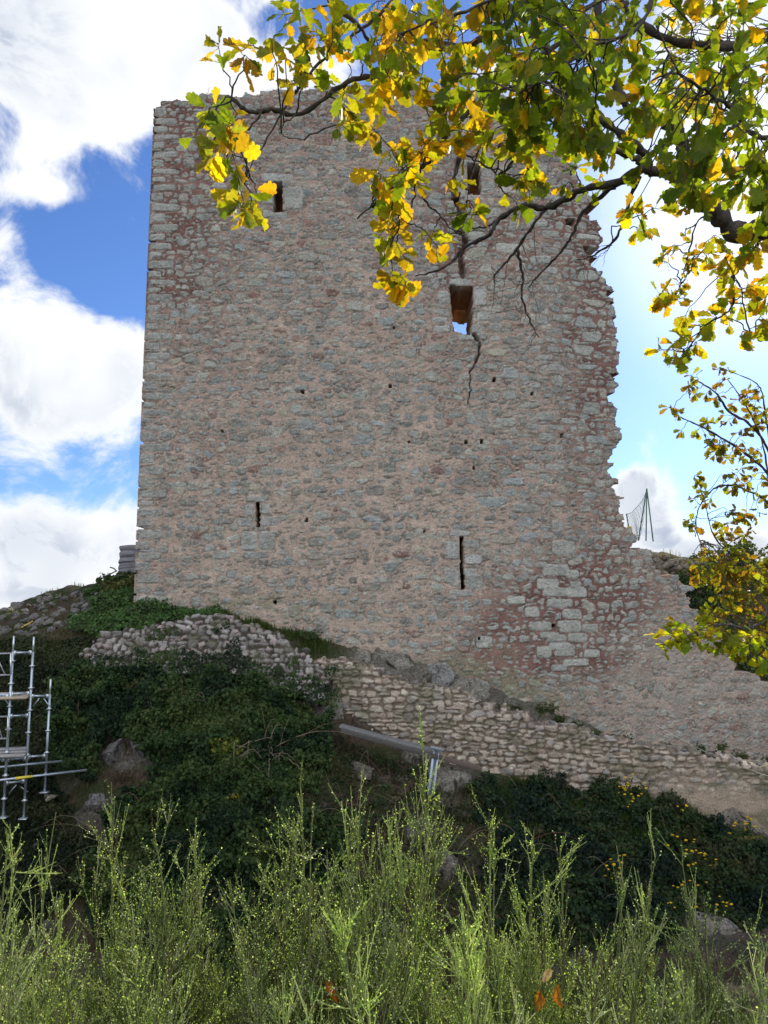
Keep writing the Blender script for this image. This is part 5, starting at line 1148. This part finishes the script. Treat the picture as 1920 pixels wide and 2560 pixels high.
# ------------------------------------------------------------------ broom shrubs on the near bank
BG = np.array([(.30, .37, .12), (.42, .46, .19), (.17, .22, .07), (.50, .50, .32), (.17, .12, .07)])
BP = [.3, .3, .22, .12, .06]
def broom(u, v, y, wpx, n, seed, dense=1., lean=0., label='', leafy=1.):
    g = np.random.default_rng(seed); tipc = px(u, v, y); xb = px(u - lean, 2560, y)[0]; zb2 = float(terr(np.array([xb]), np.array([y]))[0]); base = np.array([xb, y, zb2 - .05])
    e = empty('broom_shrub', base, label, 'shrub', 'broom shrubs on the near bank'); st, sh, lv = MB(), MB(), MB(); H = tipc[2] - base[2]; wm = wpx / FPX * y
    LP, LD = [], []
    def shoot(p, d, L_, r, col, leaf=1.):
        q = np.linspace(0, 1, 6)[:, None]; bend = np.array([0, 0, 1.]) * .12 * L_ + g.normal(0, .02, 3) * L_
        P = p + d * L_ * q + bend * q ** 2; sh.tube(P, np.linspace(r, r * .45, 6), 3, col, cap=False)
        k = int(L_ * 92 * leafy * leaf); f = g.uniform(.08, 1, k)
        if k: LP.append(p + d * L_ * f[:, None] + bend * f[:, None] ** 2 + g.normal(0, .0022, (k, 3))); LD.append(np.tile(unit(P[-1] - P[0]), (k, 1)))
        return P
    n = int(n * 1.6); wm *= 1.25; sel = g.uniform(.6, 1.25)
    for k in range(n):
        a = g.uniform(0, 6.28); rad = g.random() ** .6
        tip = tipc + np.array([math.cos(a) * rad * wm, math.sin(a) * rad * wm * .7, 0]); hh = H * (1 - .42 * rad ** 1.4 * g.uniform(.6, 1.3)) * (1. if k == 0 else g.uniform(.58, 1.0)); tip[2] = base[2] + hh
        if k == 0: tip = tipc
        b = base + np.array([math.cos(a) * .1, math.sin(a) * .08, 0]) * rad + np.array([(tip[0] - base[0]) * .35, 0, 0]); mid = (b + tip) / 2 + np.array([g.normal(0, .10), g.normal(0, .08), -.02]) - np.array([(tip[0] - b[0]) * .12, 0, 0])
        q = np.linspace(0, 1, 12)[:, None]; P = (1 - q) ** 2 * b + 2 * q * (1 - q) * mid + q ** 2 * tip
        cc = np.array([.07, .05, .03]) * (1 - q) + np.array([.14, .17, .05]) * q; st.tube(P, np.linspace(.011, .0018, 12), 5, cc, cap=False)
        m = int(28 * dense)
        for j in range(m):
            f = .34 + .65 * g.random() ** .9; p = np.array([np.interp(f, q[:, 0], P[:, i]) for i in range(3)]); td = unit(P[min(11, int(f * 11) + 1)] - P[int(f * 11)]) if f < .9 else unit(P[-1] - P[-2])
            d = unit(td + g.normal(0, .46, 3) + np.array([0, 0, .1])); L_ = g.uniform(.10, .38) * (1.35 - .85 * f) * (H / 1.6) ** .5; col = BG[g.choice(5, p=BP)] * g.uniform(.6, 1.35) * sel
            Q = shoot(p, d, L_, .0026, col)
            for _ in range(int(g.integers(1, 5))):
                i = g.integers(1, 4); shoot(Q[i], unit(d + g.normal(0, .3, 3) + [0, 0, .1]), L_ * g.uniform(.3, .6), .0019, col * 1.1)
    LPv, LDv = np.vstack(LP), np.vstack(LD); nn = len(LPv); ax = unit(LDv * .8 + g.normal(0, .7, (nn, 3))); Mx = rots(ax, unit(g.normal(size=(nn, 3)))) * g.uniform(.004, .0095, nn)[:, None, None]
    bl = np.array([(0, 0, 0), (.34, .5, .05), (0, 1, -.05), (-.34, .5, .05)]); lv.inst(bl, [np.array([[0, 1, 2, 3]])], Mx, LPv, BG[g.integers(0, 4, nn)] * g.uniform(.7, 1.8, (nn, 1)) * np.array([1.05, 1.15, .9]))
    st.build('stems', M_bark, e); sh.build('shoots', M_broom, e); lv.build('leaflets', M_broom, e)
BR = [(25, 2060, 3.2, 90, 11, 1., -20, 'tall'), (140, 2030, 3.6, 40, 4, .6, 0, ''), (150, 2240, 3.0, 150, 10, 1., 0, ''), (278, 1955, 3.5, 60, 8, .9, 10, ''), (385, 2080, 3.2, 90, 13, 1., 0, ''), (480, 2090, 3.3, 70, 11, 1., 0, ''), (330, 2290, 2.8, 160, 10, 1., 0, ''),
      (575, 2200, 3.4, 40, 3, .6, -60, ''), (440, 2400, 2.6, 100, 7, 1., 0, ''), (750, 1945, 3.1, 100, 15, 1., 30, ''), (900, 2000, 3.1, 110, 15, 1., 30, ''), (1058, 1885, 3.3, 60, 8, .9, 120, ''), (1010, 2010, 3.0, 90, 12, 1., 40, ''), (850, 2300, 2.5, 170, 10, 1., 0, ''),
      (1225, 2055, 3.3, 110, 14, 1., 0, ''), (1335, 2075, 3.3, 80, 10, .9, 0, ''), (1400, 2120, 3.4, 60, 5, .8, -10, ''), (1150, 2300, 2.7, 160, 9, 1., 0, ''), (1640, 2130, 3.4, 60, 5, .8, 100, ''), (1560, 2200, 3.2, 80, 5, .8, 80, ''), (1500, 2460, 2.6, 90, 5, .9, 0, ''),
      (1705, 2150, 3.3, 50, 5, .8, -60, ''), (1760, 2250, 3.2, 80, 6, .9, -40, ''), (1885, 2310, 3.1, 90, 8, .9, -20, ''), (1700, 2450, 2.7, 160, 7, .9, 0, ''), (1900, 2420, 2.6, 90, 6, .9, 0, ''), (30, 2330, 2.7, 120, 8, 1., 0, ''), (655, 2440, 2.8, 60, 4, .8, 30, '')]
BLAB = ['green broom shrub at the far left edge of the near bank', 'thin lone broom shoots rising just right of the far left broom', 'broad low broom behind the left edge bushes', 'slender tall broom tip below the scaffold side of the ivy mound', 'dense broom right of the slender left tip', 'dense broom left of the dark central gap', 'low front broom at the lower left',
 'loose broom leaning into the dark gap left of centre', 'short broom bottom left of the dark gap', 'tall pointed broom left of the middle', 'bushy broom right beside the tall pointed one', 'tallest broom spray, reaching up to the metal post', 'broom under the tallest spray', 'low broom at the bottom middle',
 'broom with many upright tips right of centre', 'broom tip right of the upright group', 'thin broom under the yellow flowers left end', 'low broom at the bottom right of centre', 'arching thin broom before the yellow flowers', 'sparse broom filling in right of the arching one', 'short front broom right of the orange leaves',
 'thin upright broom before the right ivy bank', 'sparse broom left of the right edge group', 'broom at the right edge', 'low broom at the lower right', 'short front broom in the bottom right corner', 'short front broom in the bottom left corner', 'short broom below the dark gap left of centre']
for i, b in enumerate(BR): broom(b[0], b[1], b[2], b[3], b[4], 1000 + i, b[5], b[6], BLAB[i], 1.)
# dead oak leaves caught in the broom
for i, (u, v, y, L_, lab) in enumerate([(822, 2475, 3.0, .085, 'single orange dead leaf caught in the broom at the bottom middle'), (1375, 2452, 3.1, .055, 'pale curled dead leaf on top of the orange pair in the broom'), (1352, 2505, 3.1, .075, 'orange dead leaf hanging at the left of the pair in the broom'), (1388, 2490, 3.15, .085, 'orange dead leaf hanging at the right of the pair in the broom')]):
    g = np.random.default_rng(i + 3); c = [(.42, .12, .01), (.40, .27, .17), (.36, .14, .02), (.40, .16, .02)][i]
    a_, b_ = np.meshgrid(np.linspace(0, 1, 15), np.linspace(-1, 1, 9)); wd_ = .27 * np.sin(math.pi * a_ ** .9) ** .7 * (1 + .10 * np.sin(a_ * 40)) + .008
    Vd = np.stack([b_ * wd_, a_, .16 * np.abs(b_) ** 1.5 * np.sin(a_ * 3 + i) + .22 * (fbm(a_ * 4 + i, b_ * 2 + 5, 60 + i, 3) - .5) + .25 * (a_ - .5) ** 2], -1).reshape(-1, 3)
    vi = np.arange(135).reshape(9, 15); Fd = np.stack([vi[:-1, :-1], vi[:-1, 1:], vi[1:, 1:], vi[1:, :-1]], -1).reshape(-1, 4)
    cc = np.array(c) * (.55 + .8 * fbm(a_ * 6, b_ * 5 + 9, 70 + i, 4)).reshape(-1, 1); cc = cc * (1 - .5 * (np.abs(b_.reshape(-1, 1)) < .1))
    M = rots(np.array([g.normal(0, .25), -.1, -1. if i != 1 else -.2]), np.array([g.normal(0, .4), -1., .3])) * L_; m = MB(); m.add(Vd @ M.T + px(u, v - 30, y), Fd, cc)
    tag(m.build('dead_leaf', M_grass, loc=px(u, v - 30, y)), lab, 'leaf')
